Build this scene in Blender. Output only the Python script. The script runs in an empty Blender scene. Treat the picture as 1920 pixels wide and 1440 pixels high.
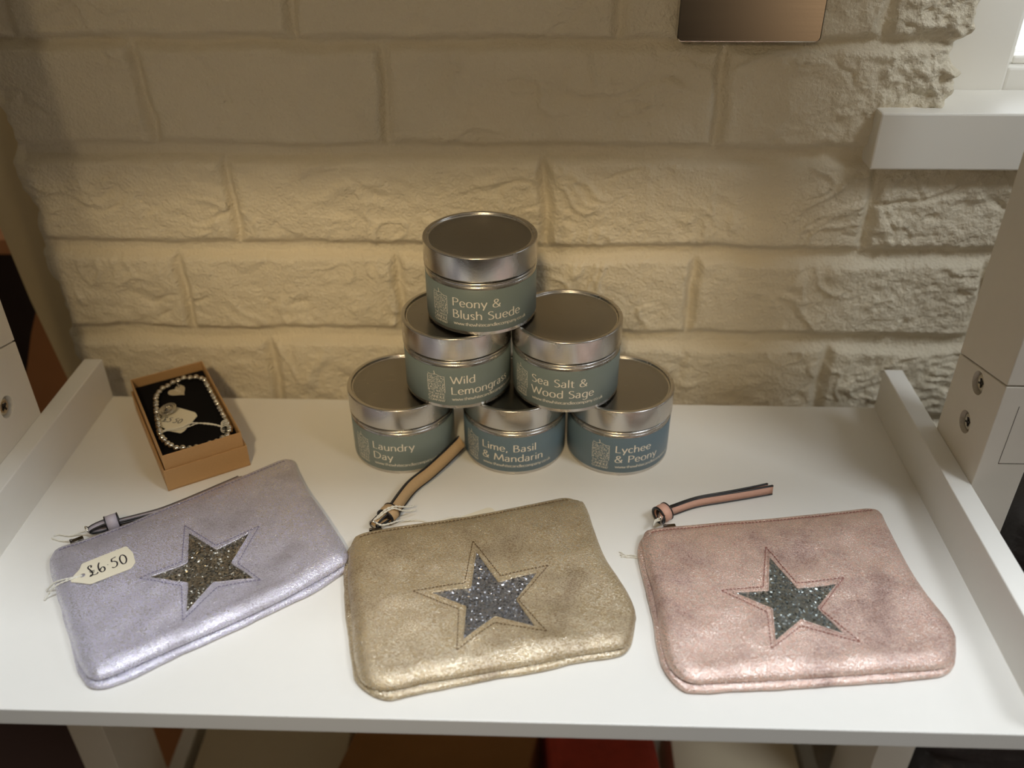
import bpy, bmesh, math, random
import numpy as np
from mathutils import Vector, Matrix

random.seed(7)
RNG = np.random.RandomState(11)
scene = bpy.context.scene
COL = scene.collection
PI = math.pi

# ------------------------------------------------------------------ helpers
def link(o):
    COL.objects.link(o)
    return o

def thing(name, label, cat, loc=(0, 0, 0), group=None):
    o = link(bpy.data.objects.new(name, None))
    o.location = loc
    o.empty_display_size = 0.02
    o['label'] = label
    o['category'] = cat
    if group:
        o['group'] = group
    return o

def origin(o):
    v = Vector((0, 0, 0))
    while o is not None:
        v += o.location
        o = o.parent
    return v

def mesh(name, verts, faces, mat, parent=None, smooth=True, label=None, local=False):
    """verts are in world coordinates unless local"""
    off = Vector((0, 0, 0)) if (parent is None or local) else origin(parent)
    me = bpy.data.meshes.new(name)
    me.from_pydata([(v[0] - off[0], v[1] - off[1], v[2] - off[2]) for v in verts], [], faces)
    me.materials.append(mat)
    if smooth:
        me.polygons.foreach_set('use_smooth', [True] * len(me.polygons))
    me.update()
    o = link(bpy.data.objects.new(name, me))
    if parent:
        o.parent = parent
    if label:
        o['label'] = label
    return o

def tag(o, label, cat, group=None):
    o['label'] = label
    o['category'] = cat
    if group:
        o['group'] = group
    return o

def struct(o):
    o['kind'] = 'structure'
    return o

def box_vf(x0, x1, y0, y1, z0, z1, bev=0.0, seg=2, frame=None):
    bm = bmesh.new()
    bmesh.ops.create_cube(bm, size=1)
    for v in bm.verts:
        v.co = Vector(((x0 + x1) / 2 + v.co.x * (x1 - x0), (y0 + y1) / 2 + v.co.y * (y1 - y0), (z0 + z1) / 2 + v.co.z * (z1 - z0)))
    if bev > 0:
        bmesh.ops.bevel(bm, geom=list(bm.edges), offset=bev, segments=seg, affect='EDGES', profile=0.5)
    if frame:
        for v in bm.verts:
            v.co = frame @ v.co
    bm.verts.index_update()
    V = [tuple(v.co) for v in bm.verts]
    F = [[v.index for v in f.verts] for f in bm.faces]
    bm.free()
    return V, F

def merge(*parts):
    V, F = [], []
    for v, f in parts:
        n = len(V)
        V += list(v)
        F += [[i + n for i in q] for q in f]
    return V, F

def box(name, dims, mat, parent=None, bev=0.0005, label=None, frame=None):
    V, F = box_vf(*dims, bev=bev, frame=frame)
    return mesh(name, V, F, mat, parent, smooth=False, label=label)

def lathe_vf(prof, n=96, M=None, closed=False, a0=0, a1=2 * PI):
    V, F = [], []
    full = abs((a1 - a0) - 2 * PI) < 1e-6
    m = n if full else n + 1
    for r, z in prof:
        for k in range(m):
            a = a0 + (a1 - a0) * k / n
            V.append((r * math.sin(a), -r * math.cos(a), z))
    P = len(prof)
    for i in range(P if closed else P - 1):
        j = (i + 1) % P
        for k in range(n):
            k2 = (k + 1) % m
            F.append([i * m + k, i * m + k2, j * m + k2, j * m + k])
    if M is not None:
        V = [tuple(M @ Vector(v)) for v in V]
    return V, F

def frames_along(pts):
    pts = [Vector(p) for p in pts]
    T = []
    for i in range(len(pts)):
        a = pts[max(i - 1, 0)]
        b = pts[min(i + 1, len(pts) - 1)]
        T.append((b - a).normalized())
    return pts, T

def tube_vf(pts, r, n=8, closed=False, rr=None):
    pts = [Vector(p) for p in pts]
    N = len(pts)
    V, F = [], []
    up = Vector((0.03, 0.05, 1)).normalized()
    for i in range(N):
        if closed:
            t = (pts[(i + 1) % N] - pts[i - 1]).normalized()
        else:
            t = (pts[min(i + 1, N - 1)] - pts[max(i - 1, 0)]).normalized()
        a = t.cross(up)
        if a.length < 1e-3:
            a = t.cross(Vector((1, 0, 0)))
        a.normalize()
        b = a.cross(t)
        rad = rr[i] if rr else r
        for k in range(n):
            an = 2 * PI * k / n
            V.append(tuple(pts[i] + (a * math.cos(an) + b * math.sin(an)) * rad))
    for i in range(N if closed else N - 1):
        j = (i + 1) % N
        for k in range(n):
            F.append([i * n + k, i * n + (k + 1) % n, j * n + (k + 1) % n, j * n + k])
    if not closed:
        F.append(list(range(n))[::-1])
        F.append([(N - 1) * n + k for k in range(n)])
    return V, F

def catmull(pts, per=8, closed=False):
    P = [np.array(p, float) for p in pts]
    n = len(P)
    out = []
    rng = range(n) if closed else range(n - 1)
    for i in rng:
        if closed:
            p0, p1, p2, p3 = P[i - 1], P[i], P[(i + 1) % n], P[(i + 2) % n]
        else:
            p0 = P[i - 1] if i > 0 else 2 * P[0] - P[1]
            p1, p2 = P[i], P[i + 1]
            p3 = P[i + 2] if i + 2 < n else 2 * P[-1] - P[-2]
        for k in range(per):
            t = k / per
            out.append(0.5 * ((2 * p1) + (-p0 + p2) * t + (2 * p0 - 5 * p1 + 4 * p2 - p3) * t * t + (-p0 + 3 * p1 - 3 * p2 + p3) * t ** 3))
    if not closed:
        out.append(P[-1])
    return [tuple(q) for q in out]

def resample(pts, n, closed=False):
    P = np.array(pts, float)
    if closed:
        P = np.vstack([P, P[:1]])
    d = np.r_[0, np.cumsum(np.linalg.norm(np.diff(P, axis=0), axis=1))]
    t = np.linspace(0, d[-1], n, endpoint=not closed)
    return np.stack([np.interp(t, d, P[:, k]) for k in range(P.shape[1])], 1)

# lattice value noise, vectorised
_L = RNG.rand(256, 256)
def vnoise(x, y):
    xi = np.floor(x).astype(int); yi = np.floor(y).astype(int)
    fx = x - xi; fy = y - yi
    fx = fx * fx * (3 - 2 * fx); fy = fy * fy * (3 - 2 * fy)
    a = _L[xi % 256, yi % 256]; b = _L[(xi + 1) % 256, yi % 256]
    c = _L[xi % 256, (yi + 1) % 256]; d = _L[(xi + 1) % 256, (yi + 1) % 256]
    return (a * (1 - fx) + b * fx) * (1 - fy) + (c * (1 - fx) + d * fx) * fy
def fbm(x, y, o=4):
    s = 0; a = 0.5; t = 0
    for i in range(o):
        s = s + a * vnoise(x * 2 ** i + 17.3 * i, y * 2 ** i + 5.1 * i); t += a; a *= 0.5
    return s / t

# ------------------------------------------------------------------ materials
def srgb(r, g, b):
    def f(c):
        c /= 255.0
        return c / 12.92 if c <= 0.04045 else ((c + 0.055) / 1.055) ** 2.4
    return (f(r), f(g), f(b), 1)

def new_mat(name):
    m = bpy.data.materials.new(name)
    m.use_nodes = True
    nt = m.node_tree
    b = nt.nodes['Principled BSDF']
    return m, nt, b

def N(nt, t, **kw):
    n = nt.nodes.new(t)
    for k, v in kw.items():
        if k.startswith('i_'):
            n.inputs[k[2:].replace('_', ' ')].default_value = v
        else:
            setattr(n, k, v)
    return n

def simple(name, col, rough=0.5, metal=0.0, var=0.06, scale=60, bump=0.0, bscale=400, spec=0.5, coat=0.0):
    m, nt, b = new_mat(name)
    tc = N(nt, 'ShaderNodeTexCoord')
    no = N(nt, 'ShaderNodeTexNoise', i_Scale=scale, i_Detail=5.0)
    nt.links.new(tc.outputs['Object'], no.inputs['Vector'])
    mx = N(nt, 'ShaderNodeMix', data_type='RGBA')
    mx.inputs['A'].default_value = tuple(c * (1 - var) for c in col[:3]) + (1,)
    mx.inputs['B'].default_value = tuple(min(1, c * (1 + var)) for c in col[:3]) + (1,)
    nt.links.new(no.outputs['Fac'], mx.inputs['Factor'])
    nt.links.new(mx.outputs['Result'], b.inputs['Base Color'])
    b.inputs['Roughness'].default_value = rough
    b.inputs['Metallic'].default_value = metal
    b.inputs['Specular IOR Level'].default_value = spec
    b.inputs['Coat Weight'].default_value = coat
    if bump > 0:
        nb = N(nt, 'ShaderNodeTexNoise', i_Scale=bscale, i_Detail=4.0)
        nt.links.new(tc.outputs['Object'], nb.inputs['Vector'])
        bp = N(nt, 'ShaderNodeBump', i_Strength=0.6, i_Distance=bump)
        nt.links.new(nb.outputs['Fac'], bp.inputs['Height'])
        nt.links.new(bp.outputs['Normal'], b.inputs['Normal'])
    return m

def foil_fabric(name, base, dark, foil, amt=0.9):
    """suede with a crackled metallic foil: dull mottled ground, mirror-like flecks"""
    m, nt, b = new_mat(name)
    tc = N(nt, 'ShaderNodeTexCoord')
    big = N(nt, 'ShaderNodeTexNoise', i_Scale=30.0, i_Detail=5.0, i_Roughness=0.6)
    mid = N(nt, 'ShaderNodeTexNoise', i_Scale=980.0, i_Detail=3.0, i_Roughness=0.6)
    fine = N(nt, 'ShaderNodeTexNoise', i_Scale=1500.0, i_Detail=3.0, i_Roughness=0.7)
    mp = N(nt, 'ShaderNodeMapping'); mp.inputs['Rotation'].default_value = (0, 0, .5); mp.inputs['Scale'].default_value = (.8, 1.5, 1)
    nt.links.new(tc.outputs['Object'], mp.inputs[0])
    for n in (big, fine):
        nt.links.new(tc.outputs['Object'], n.inputs['Vector'])
    nt.links.new(mp.outputs[0], mid.inputs['Vector'])
    def rng(src, a, b_, c=0.0, d=1.0):
        r = N(nt, 'ShaderNodeMapRange'); r.inputs[1].default_value = a; r.inputs[2].default_value = b_; r.inputs[3].default_value = c; r.inputs[4].default_value = d
        nt.links.new(src, r.inputs[0]); return r.outputs[0]
    def mixc(fac, A, B):
        x = N(nt, 'ShaderNodeMix', data_type='RGBA')
        for k, v in (('A', A), ('B', B)):
            if isinstance(v, tuple): x.inputs[k].default_value = v
            else: nt.links.new(v, x.inputs[k])
        nt.links.new(fac, x.inputs['Factor']); return x.outputs['Result']
    patch = rng(big.outputs['Fac'], .45, .72)
    speck = rng(fine.outputs['Fac'], .36, .64)
    # ground: dark grain gathers in worn patches
    ad = N(nt, 'ShaderNodeMath', operation='MULTIPLY_ADD'); ad.inputs[1].default_value = .62
    nt.links.new(patch, ad.inputs[0])
    m2 = N(nt, 'ShaderNodeMath', operation='MULTIPLY'); m2.inputs[1].default_value = .72
    nt.links.new(speck, m2.inputs[0]); nt.links.new(m2.outputs[0], ad.inputs[2])
    ground = mixc(rng(ad.outputs[0], .22, 1.05), base, dark)
    fleck = rng(mid.outputs['Fac'], .42, .56)
    worn = rng(patch, 0, 1, 1.0, .35)
    fw_ = N(nt, 'ShaderNodeMath', operation='MULTIPLY'); nt.links.new(fleck, fw_.inputs[0]); nt.links.new(worn, fw_.inputs[1])
    q = rng(fw_.outputs[0], 0, 1, 0, .60)
    nt.links.new(mixc(q, ground, foil), b.inputs['Base Color'])
    nt.links.new(rng(fw_.outputs[0], 0, 1, .28, .74), b.inputs['Metallic'])
    nt.links.new(rng(fw_.outputs[0], 0, 1, .42, .22), b.inputs['Roughness'])
    nt.links.new(rng(fw_.outputs[0], 0, 1, .05, 1.0), b.inputs['Coat Weight'])
    b.inputs['Coat Roughness'].default_value = .10; b.inputs['Coat IOR'].default_value = 3.2; b.inputs['Coat Tint'].default_value = (1, 1, 1, 1)
    b1 = N(nt, 'ShaderNodeBump', i_Strength=.9, i_Distance=0.00022)
    nt.links.new(fine.outputs['Fac'], b1.inputs['Height'])
    b2 = N(nt, 'ShaderNodeBump', i_Strength=1.0, i_Distance=0.00046)
    nt.links.new(mid.outputs['Fac'], b2.inputs['Height']); nt.links.new(b1.outputs['Normal'], b2.inputs['Normal'])
    nt.links.new(b2.outputs['Normal'], b.inputs['Normal']); nt.links.new(b2.outputs['Normal'], b.inputs['Coat Normal'])
    return m

def glitter(name, dark, light):
    m, nt, b = new_mat(name)
    tc = N(nt, 'ShaderNodeTexCoord')
    vo = N(nt, 'ShaderNodeTexVoronoi', i_Scale=1000.0)
    nt.links.new(tc.outputs['Object'], vo.inputs['Vector'])
    sub = N(nt, 'ShaderNodeVectorMath', operation='SUBTRACT'); sub.inputs[1].default_value = (0.5, 0.5, 0.5)
    nt.links.new(vo.outputs['Color'], sub.inputs[0])
    sc = N(nt, 'ShaderNodeVectorMath', operation='SCALE'); sc.inputs['Scale'].default_value = 1.25
    nt.links.new(sub.outputs[0], sc.inputs[0])
    ge = N(nt, 'ShaderNodeNewGeometry')
    add = N(nt, 'ShaderNodeVectorMath', operation='ADD')
    nt.links.new(ge.outputs['Normal'], add.inputs[0]); nt.links.new(sc.outputs[0], add.inputs[1])
    no = N(nt, 'ShaderNodeVectorMath', operation='NORMALIZE')
    nt.links.new(add.outputs[0], no.inputs[0]); nt.links.new(no.outputs[0], b.inputs['Normal'])
    sp = N(nt, 'ShaderNodeSeparateColor'); nt.links.new(vo.outputs['Color'], sp.inputs[0])
    mx = N(nt, 'ShaderNodeMix', data_type='RGBA'); mx.inputs['A'].default_value = dark; mx.inputs['B'].default_value = light
    pw = N(nt, 'ShaderNodeMath', operation='POWER'); pw.inputs[1].default_value = 1.0
    nt.links.new(sp.outputs[1], pw.inputs[0])
    nt.links.new(pw.outputs[0], mx.inputs['Factor']); nt.links.new(mx.outputs['Result'], b.inputs['Base Color'])
    b.inputs['Metallic'].default_value = 0.85; b.inputs['Roughness'].default_value = 0.27
    return m

def brushed(name, col, rough=0.3, axis_scale=(3, 3, 500), var=0.1, grain=.12):
    m, nt, b = new_mat(name)
    tc = N(nt, 'ShaderNodeTexCoord'); mp = N(nt, 'ShaderNodeMapping'); mp.inputs['Scale'].default_value = axis_scale
    no = N(nt, 'ShaderNodeTexNoise', i_Scale=3.0, i_Detail=4.0)
    nt.links.new(tc.outputs['Object'], mp.inputs[0]); nt.links.new(mp.outputs[0], no.inputs['Vector'])
    rr = N(nt, 'ShaderNodeMapRange'); rr.inputs[3].default_value = rough * (1 - var * 2); rr.inputs[4].default_value = rough * (1 + var * 2)
    nt.links.new(no.outputs['Fac'], rr.inputs[0]); nt.links.new(rr.outputs[0], b.inputs['Roughness'])
    b.inputs['Base Color'].default_value = col; b.inputs['Metallic'].default_value = 1.0
    fn = N(nt, 'ShaderNodeTexNoise', i_Scale=900.0, i_Detail=2.0); nt.links.new(tc.outputs['Object'], fn.inputs['Vector'])
    bp = N(nt, 'ShaderNodeBump', i_Strength=grain, i_Distance=0.0002); nt.links.new(fn.outputs['Fac'], bp.inputs['Height'])
    nt.links.new(bp.outputs['Normal'], b.inputs['Normal'])
    return m

M_wall = simple('painted_brick', srgb(224, 213, 189), 0.60, var=0.04, scale=30, bump=0.0034, bscale=430)
M_laminate = simple('white_laminate', srgb(232, 229, 222), 0.42, var=0.012, scale=120, bump=0.00006, bscale=1500)
M_post = simple('white_post_paint', srgb(228, 221, 208), 0.45, var=0.02, scale=90, bump=0.00006, bscale=1200)
M_seam = simple('dark_gap', srgb(60, 50, 40), 0.9)
M_tin = brushed('satin_tin', (0.58, 0.555, 0.52, 1), 0.27, axis_scale=(30, 30, 30), var=.03)
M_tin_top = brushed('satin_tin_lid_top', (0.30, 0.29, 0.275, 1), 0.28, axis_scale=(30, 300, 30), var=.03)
M_label_green = simple('label_paper_sage', srgb(119, 132, 131), 0.42, var=0.03, scale=900, spec=0.5)
M_label_blue = simple('label_paper_blue_grey', srgb(101, 121, 134), 0.42, var=0.03, scale=900, spec=0.5)
M_print = simple('white_print', srgb(232, 226, 214), 0.45, var=0.01)
M_lilac = foil_fabric('lilac_foil_suede', srgb(202, 197, 222), srgb(146, 138, 144), (0.92, 0.92, 1.0, 1))
M_gold = foil_fabric('gold_foil_suede', srgb(184, 160, 118), srgb(116, 92, 60), (0.92, 0.78, 0.52, 1))
M_pink = foil_fabric('pink_foil_suede', srgb(232, 188, 166), srgb(130, 92, 84), (1.0, 0.82, 0.72, 1))
M_gl1 = glitter('pewter_glitter', srgb(70, 66, 58), srgb(190, 184, 170))
M_gl2 = glitter('silver_glitter', srgb(84, 82, 84), srgb(215, 215, 220))
M_gl3 = glitter('steel_glitter', srgb(66, 70, 68), srgb(200, 205, 200))
M_st1 = simple('lilac_thread', srgb(122, 116, 138), 0.6)
M_st2 = simple('brown_thread', srgb(92, 68, 34), 0.6)
M_st3 = simple('rose_thread', srgb(140, 84, 72), 0.6)
M_strap1 = simple('lilac_strap_leather', srgb(176, 168, 178), 0.5, var=0.1, scale=900)
M_strap2 = simple('tan_strap_leather', srgb(182, 152, 112), 0.6, var=0.1, scale=900, bump=0.0002, bscale=1500)
M_strap3 = simple('pink_strap_leather', srgb(212, 166, 146), 0.55, var=0.1, scale=900)
M_black = simple('black_edge_paint', srgb(22, 18, 20), 0.35)
M_chrome = brushed('nickel', (0.62, 0.58, 0.52, 1), 0.14)
M_gun = brushed('gunmetal', (0.16, 0.14, 0.12, 1), 0.22)
M_silver = brushed('bead_silver', (0.74, 0.70, 0.62, 1), 0.12)
M_kraft = simple('kraft_card', srgb(184, 145, 98), 0.75, var=0.07, scale=700, bump=0.0001, bscale=900)
M_foam = simple('black_foam', srgb(16, 14, 15), 0.95, spec=0.15)
M_tag = simple('cream_tag_card', srgb(226, 218, 196), 0.6, var=0.015)
M_ink = simple('black_ink', srgb(34, 30, 34), 0.5)
M_string = simple('white_string', srgb(228, 224, 212), 0.8, var=0.08, scale=1500)
M_steel = brushed('stainless_plate', (0.52, 0.47, 0.40, 1), 0.12, axis_scale=(3, 3, 260), var=0.25, grain=.015)
M_screw = brushed('screw_zinc', (0.62, 0.58, 0.50, 1), 0.30)
M_gloss = simple('gloss_window_paint', srgb(236, 232, 222), 0.35, var=0.01)
M_cream = simple('cream_board_paint', srgb(214, 196, 158), 0.6, var=0.03)
M_brownwood = simple('brown_wood', srgb(178, 122, 78), 0.6, var=0.15, scale=12)
M_darkwood = simple('dark_wood', srgb(44, 30, 24), 0.6, var=0.3, scale=15)
M_floor = simple('dark_floor', srgb(70, 48, 38), 0.6, var=0.2, scale=8)
M_red = simple('red_cloth', srgb(176, 62, 44), 0.8, var=0.35, scale=70)
M_kbrown = simple('brown_paper', srgb(150, 104, 56), 0.8, var=0.1, scale=30)
M_creambox = simple('cream_card', srgb(214, 200, 172), 0.7, var=0.03)
M_shaded_wall = simple('shaded_wall_black', srgb(46, 42, 40), 0.28, var=0.3, scale=60, bump=.004, bscale=70)  # wall in shade beyond the right post, put into a black colour
M_glass, _nt, _b = new_mat('window_glass')      # thin clear pane: see-through with a fresnel sheen
_tr = N(_nt, 'ShaderNodeBsdfTransparent'); _gl = N(_nt, 'ShaderNodeBsdfGlossy'); _gl.inputs['Roughness'].default_value = 0.02
_fr = N(_nt, 'ShaderNodeFresnel'); _fr.inputs[0].default_value = 1.3; _mx = N(_nt, 'ShaderNodeMixShader')
_nt.links.new(_fr.outputs[0], _mx.inputs[0]); _nt.links.new(_tr.outputs[0], _mx.inputs[1]); _nt.links.new(_gl.outputs[0], _mx.inputs[2])
_nt.links.new(_mx.outputs[0], _nt.nodes['Material Output'].inputs[0])

# ------------------------------------------------------------------ the stroke alphabet used on labels and tags
G = {
 'P': (.60, [('L', [(.09, 0), (.09, 1)]), ('S', [(.09, .97), (.33, .97), (.53, .84), (.50, .60), (.32, .49), (.09, .49)])]),
 'B': (.64, [('L', [(.09, 0), (.09, 1)]), ('S', [(.09, .97), (.30, .97), (.45, .86), (.42, .64), (.25, .54), (.09, .54)]), ('S', [(.2, .54), (.40, .51), (.55, .36), (.52, .14), (.35, .03), (.09, .03)])]),
 'L': (.54, [('L', [(.09, 1), (.09, 0)]), ('L', [(.06, .03), (.52, .03)])]),
 'D': (.82, [('L', [(.09, 0), (.09, 1)]), ('S', [(.09, .97), (.40, .97), (.68, .78), (.74, .48), (.62, .18), (.38, .03), (.09, .03)])]),
 'W': (1.06, [('L', [(.0, 1), (.29, 0)]), ('L', [(.29, 0), (.53, .9)]), ('L', [(.50, .9), (.78, 0)]), ('L', [(.78, 0), (1.04, 1)])]),
 'S': (.56, [('S', [(.47, .88), (.35, .97), (.19, .96), (.09, .84), (.11, .68), (.28, .55), (.44, .42), (.50, .24), (.40, .07), (.22, .02), (.06, .10)])]),
 'M': (.98, [('L', [(.05, 0), (.16, 1)]), ('L', [(.16, 1), (.48, .12)]), ('L', [(.48, .12), (.82, 1)]), ('L', [(.82, 1), (.92, 0)])]),
 'T': (.60, [('L', [(.30, 0), (.30, .98)]), ('L', [(.02, .97), (.58, .97)])]),
 'H': (.74, [('L', [(.09, 0), (.09, 1)]), ('L', [(.63, 0), (.63, 1)]), ('L', [(.09, .52), (.63, .52)])]),
 'E': (.54, [('L', [(.09, 0), (.09, 1)]), ('L', [(.09, .97), (.48, .97)]), ('L', [(.09, .53), (.44, .53)]), ('L', [(.09, .03), (.50, .03)])]),
 'I': (.22, [('L', [(.11, 0), (.11, 1)])]),
 'C': (.72, [('S', [(.66, .86), (.48, .98), (.25, .92), (.08, .66), (.08, .36), (.24, .09), (.48, .02), (.67, .13)])]),
 'A': (.74, [('L', [(.02, 0), (.37, 1)]), ('L', [(.37, 1), (.72, 0)]), ('L', [(.15, .35), (.58, .35)])]),
 'N': (.78, [('L', [(.09, 0), (.09, 1)]), ('L', [(.09, 1), (.67, 0)]), ('L', [(.67, 0), (.67, 1)])]),
 'O': (.84, [('C', [(.42, .98), (.14, .84), (.07, .5), (.14, .16), (.42, .02), (.70, .16), (.77, .5), (.70, .84)])]),
 'Y': (.66, [('L', [(.02, 1), (.32, .45)]), ('L', [(.64, 1), (.32, .45)]), ('L', [(.32, .48), (.32, 0)])]),
 'a': (.52, [('S', [(.09, .57), (.22, .66), (.36, .62), (.40, .45), (.40, .20), (.41, .0)]), ('S', [(.40, .39), (.20, .37), (.07, .24), (.11, .05), (.26, .02), (.40, .15)])]),
 'c': (.48, [('S', [(.44, .58), (.30, .66), (.13, .57), (.07, .34), (.14, .09), (.30, .01), (.45, .09)])]),
 'd': (.60, [('L', [(.51, 0), (.51, 1.05)]), ('S', [(.51, .56), (.34, .66), (.15, .57), (.07, .34), (.14, .09), (.31, .01), (.51, .13)])]),
 'e': (.54, [('S', [(.09, .34), (.48, .38), (.42, .58), (.28, .66), (.12, .56), (.07, .32), (.15, .08), (.31, .01), (.48, .10)])]),
 'g': (.58, [('L', [(.50, .66), (.50, -.05)]), ('S', [(.50, .56), (.34, .66), (.15, .57), (.07, .34), (.14, .09), (.31, .02), (.50, .13)]), ('S', [(.50, .05), (.47, -.20), (.30, -.31), (.10, -.24)])]),
 'h': (.58, [('L', [(.09, 0), (.09, 1.05)]), ('S', [(.09, .48), (.24, .64), (.40, .62), (.48, .45), (.48, .0)])]),
 'i': (.20, [('L', [(.10, 0), (.10, .66)]), ('L', [(.10, .86), (.10, .97)])]),
 'k': (.50, [('L', [(.09, 0), (.09, 1.05)]), ('L', [(.09, .30), (.42, .66)]), ('L', [(.20, .40), (.47, 0)])]),
 'l': (.20, [('L', [(.10, 0), (.10, 1.05)])]),
 'm': (.88, [('L', [(.09, 0), (.09, .66)]), ('S', [(.09, .46), (.22, .63), (.36, .62), (.43, .45), (.43, .0)]), ('S', [(.43, .46), (.56, .63), (.70, .62), (.77, .45), (.77, .0)])]),
 'n': (.57, [('L', [(.09, 0), (.09, .66)]), ('S', [(.09, .48), (.24, .64), (.40, .62), (.47, .45), (.47, .0)])]),
 'o': (.60, [('C', [(.30, .66), (.12, .56), (.07, .33), (.12, .10), (.30, .01), (.48, .10), (.53, .33), (.48, .56)])]),
 'p': (.60, [('L', [(.09, -.30), (.09, .66)]), ('S', [(.09, .54), (.26, .66), (.44, .57), (.53, .33), (.46, .10), (.29, .01), (.09, .11)])]),
 'r': (.38, [('L', [(.09, 0), (.09, .66)]), ('S', [(.09, .46), (.20, .63), (.36, .65)])]),
 's': (.42, [('S', [(.35, .59), (.22, .66), (.10, .58), (.12, .43), (.28, .30), (.36, .15), (.26, .02), (.07, .07)])]),
 't': (.36, [('S', [(.15, .86), (.15, .20), (.20, .04), (.34, .03)]), ('L', [(.02, .64), (.33, .64)])]),
 'u': (.58, [('S', [(.09, .66), (.09, .22), (.17, .03), (.33, .02), (.48, .17)]), ('L', [(.48, 0), (.48, .66)])]),
 'w': (.78, [('L', [(.02, .66), (.21, 0)]), ('L', [(.21, 0), (.39, .60)]), ('L', [(.38, .60), (.57, 0)]), ('L', [(.57, 0), (.76, .66)])]),
 'y': (.52, [('L', [(.03, .66), (.27, .03)]), ('L', [(.50, .66), (.17, -.30)])]),
 ',': (.24, [('L', [(.13, .10), (.06, -.16)])]),
 '.': (.24, [('L', [(.10, .0), (.10, .09)])]),
 '&': (.78, [('S', [(.68, .02), (.46, .30), (.20, .68), (.22, .90), (.38, .97), (.50, .84), (.44, .66), (.24, .52), (.08, .34), (.10, .10), (.30, .0), (.52, .10), (.64, .34), (.66, .46)])]),
 ' ': (.34, []),
 # handwritten figures
 '£': (.78, [('S', [(.42, .78), (.46, .96), (.30, 1.0), (.20, .84), (.32, .56), (.44, .24), (.34, .0), (.22, -.04), (.30, .08), (.48, .0), (.72, .0), (.82, .12)]), ('L', [(.22, .44), (.62, .42)]), ('L', [(.26, .32), (.60, .28)])]),
 '6': (.60, [('S', [(.22, 1.0), (.10, .70), (.10, .30), (.24, .02), (.44, .04), (.52, .26), (.42, .46), (.26, .40), (.16, .24)])]),
 '-': (.26, [('L', [(.10, .50), (.15, .50)])]),
 '5': (.60, [('L', [(.50, 1.0), (.16, .92)]), ('S', [(.16, .92), (.14, .66), (.30, .62), (.48, .44), (.44, .14), (.22, .0), (.04, .10)])]),
 '0': (.62, [('C', [(.30, .96), (.12, .80), (.08, .45), (.20, .08), (.40, .06), (.54, .36), (.50, .76)])]),
 'v': (.5, [('S', [(.02, .60), (.18, .02), (.38, .55), (.5, .5)])]),
}

def stroke_ribbon(pts, w_thin, w_thick, closed=False):
    P = np.array(pts, float)
    n = len(P)
    if closed:
        T = np.roll(P, -1, 0) - np.roll(P, 1, 0)
    else:
        T = np.vstack([P[1:2] - P[:1], P[2:] - P[:-2], P[-1:] - P[-2:-1]]) if n > 2 else np.vstack([P[1] - P[0]] * 2)
    T /= np.maximum(np.linalg.norm(T, axis=1, keepdims=True), 1e-9)
    Nn = np.stack([-T[:, 1], T[:, 0]], 1)
    w = (w_thin + (w_thick - w_thin) * np.abs(T[:, 1]) ** 1.3)[:, None] / 2
    A = P + Nn * w
    B = P - Nn * w
    V = [tuple(a) for a in A] + [tuple(b) for b in B]
    F = []
    for i in range(n if closed else n - 1):
        j = (i + 1) % n
        F.append([i, j, n + j, n + i])
    return V, F

def text2d(s, cap, hs=1.0, thin=.055, thick=.125, x0=0, y0=0, track=0.0):
    """flat lettering; returns 2-D verts, faces and the line's width"""
    parts = []
    x = x0
    for ch in s:
        adv, strokes = G[ch]
        for kind, pts in strokes:
            q = [(x + px * hs * cap, y0 + py * cap) for px, py in pts]
            if kind == 'L':
                m = 6
                (ax, ay), (bx, by) = q
                q = [(ax + (bx - ax) * k / m, ay + (by - ay) * k / m) for k in range(m + 1)]
                parts.append(stroke_ribbon(q, thin * cap, thick * cap))
            elif kind == 'S':
                parts.append(stroke_ribbon(catmull(q, 6), thin * cap, thick * cap))
            else:
                parts.append(stroke_ribbon(catmull(q, 6, True), thin * cap, thick * cap, True))
        x += (adv + track) * hs * cap
    V, F = merge(*parts) if parts else ([], [])
    return V, F, x - x0

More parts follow.
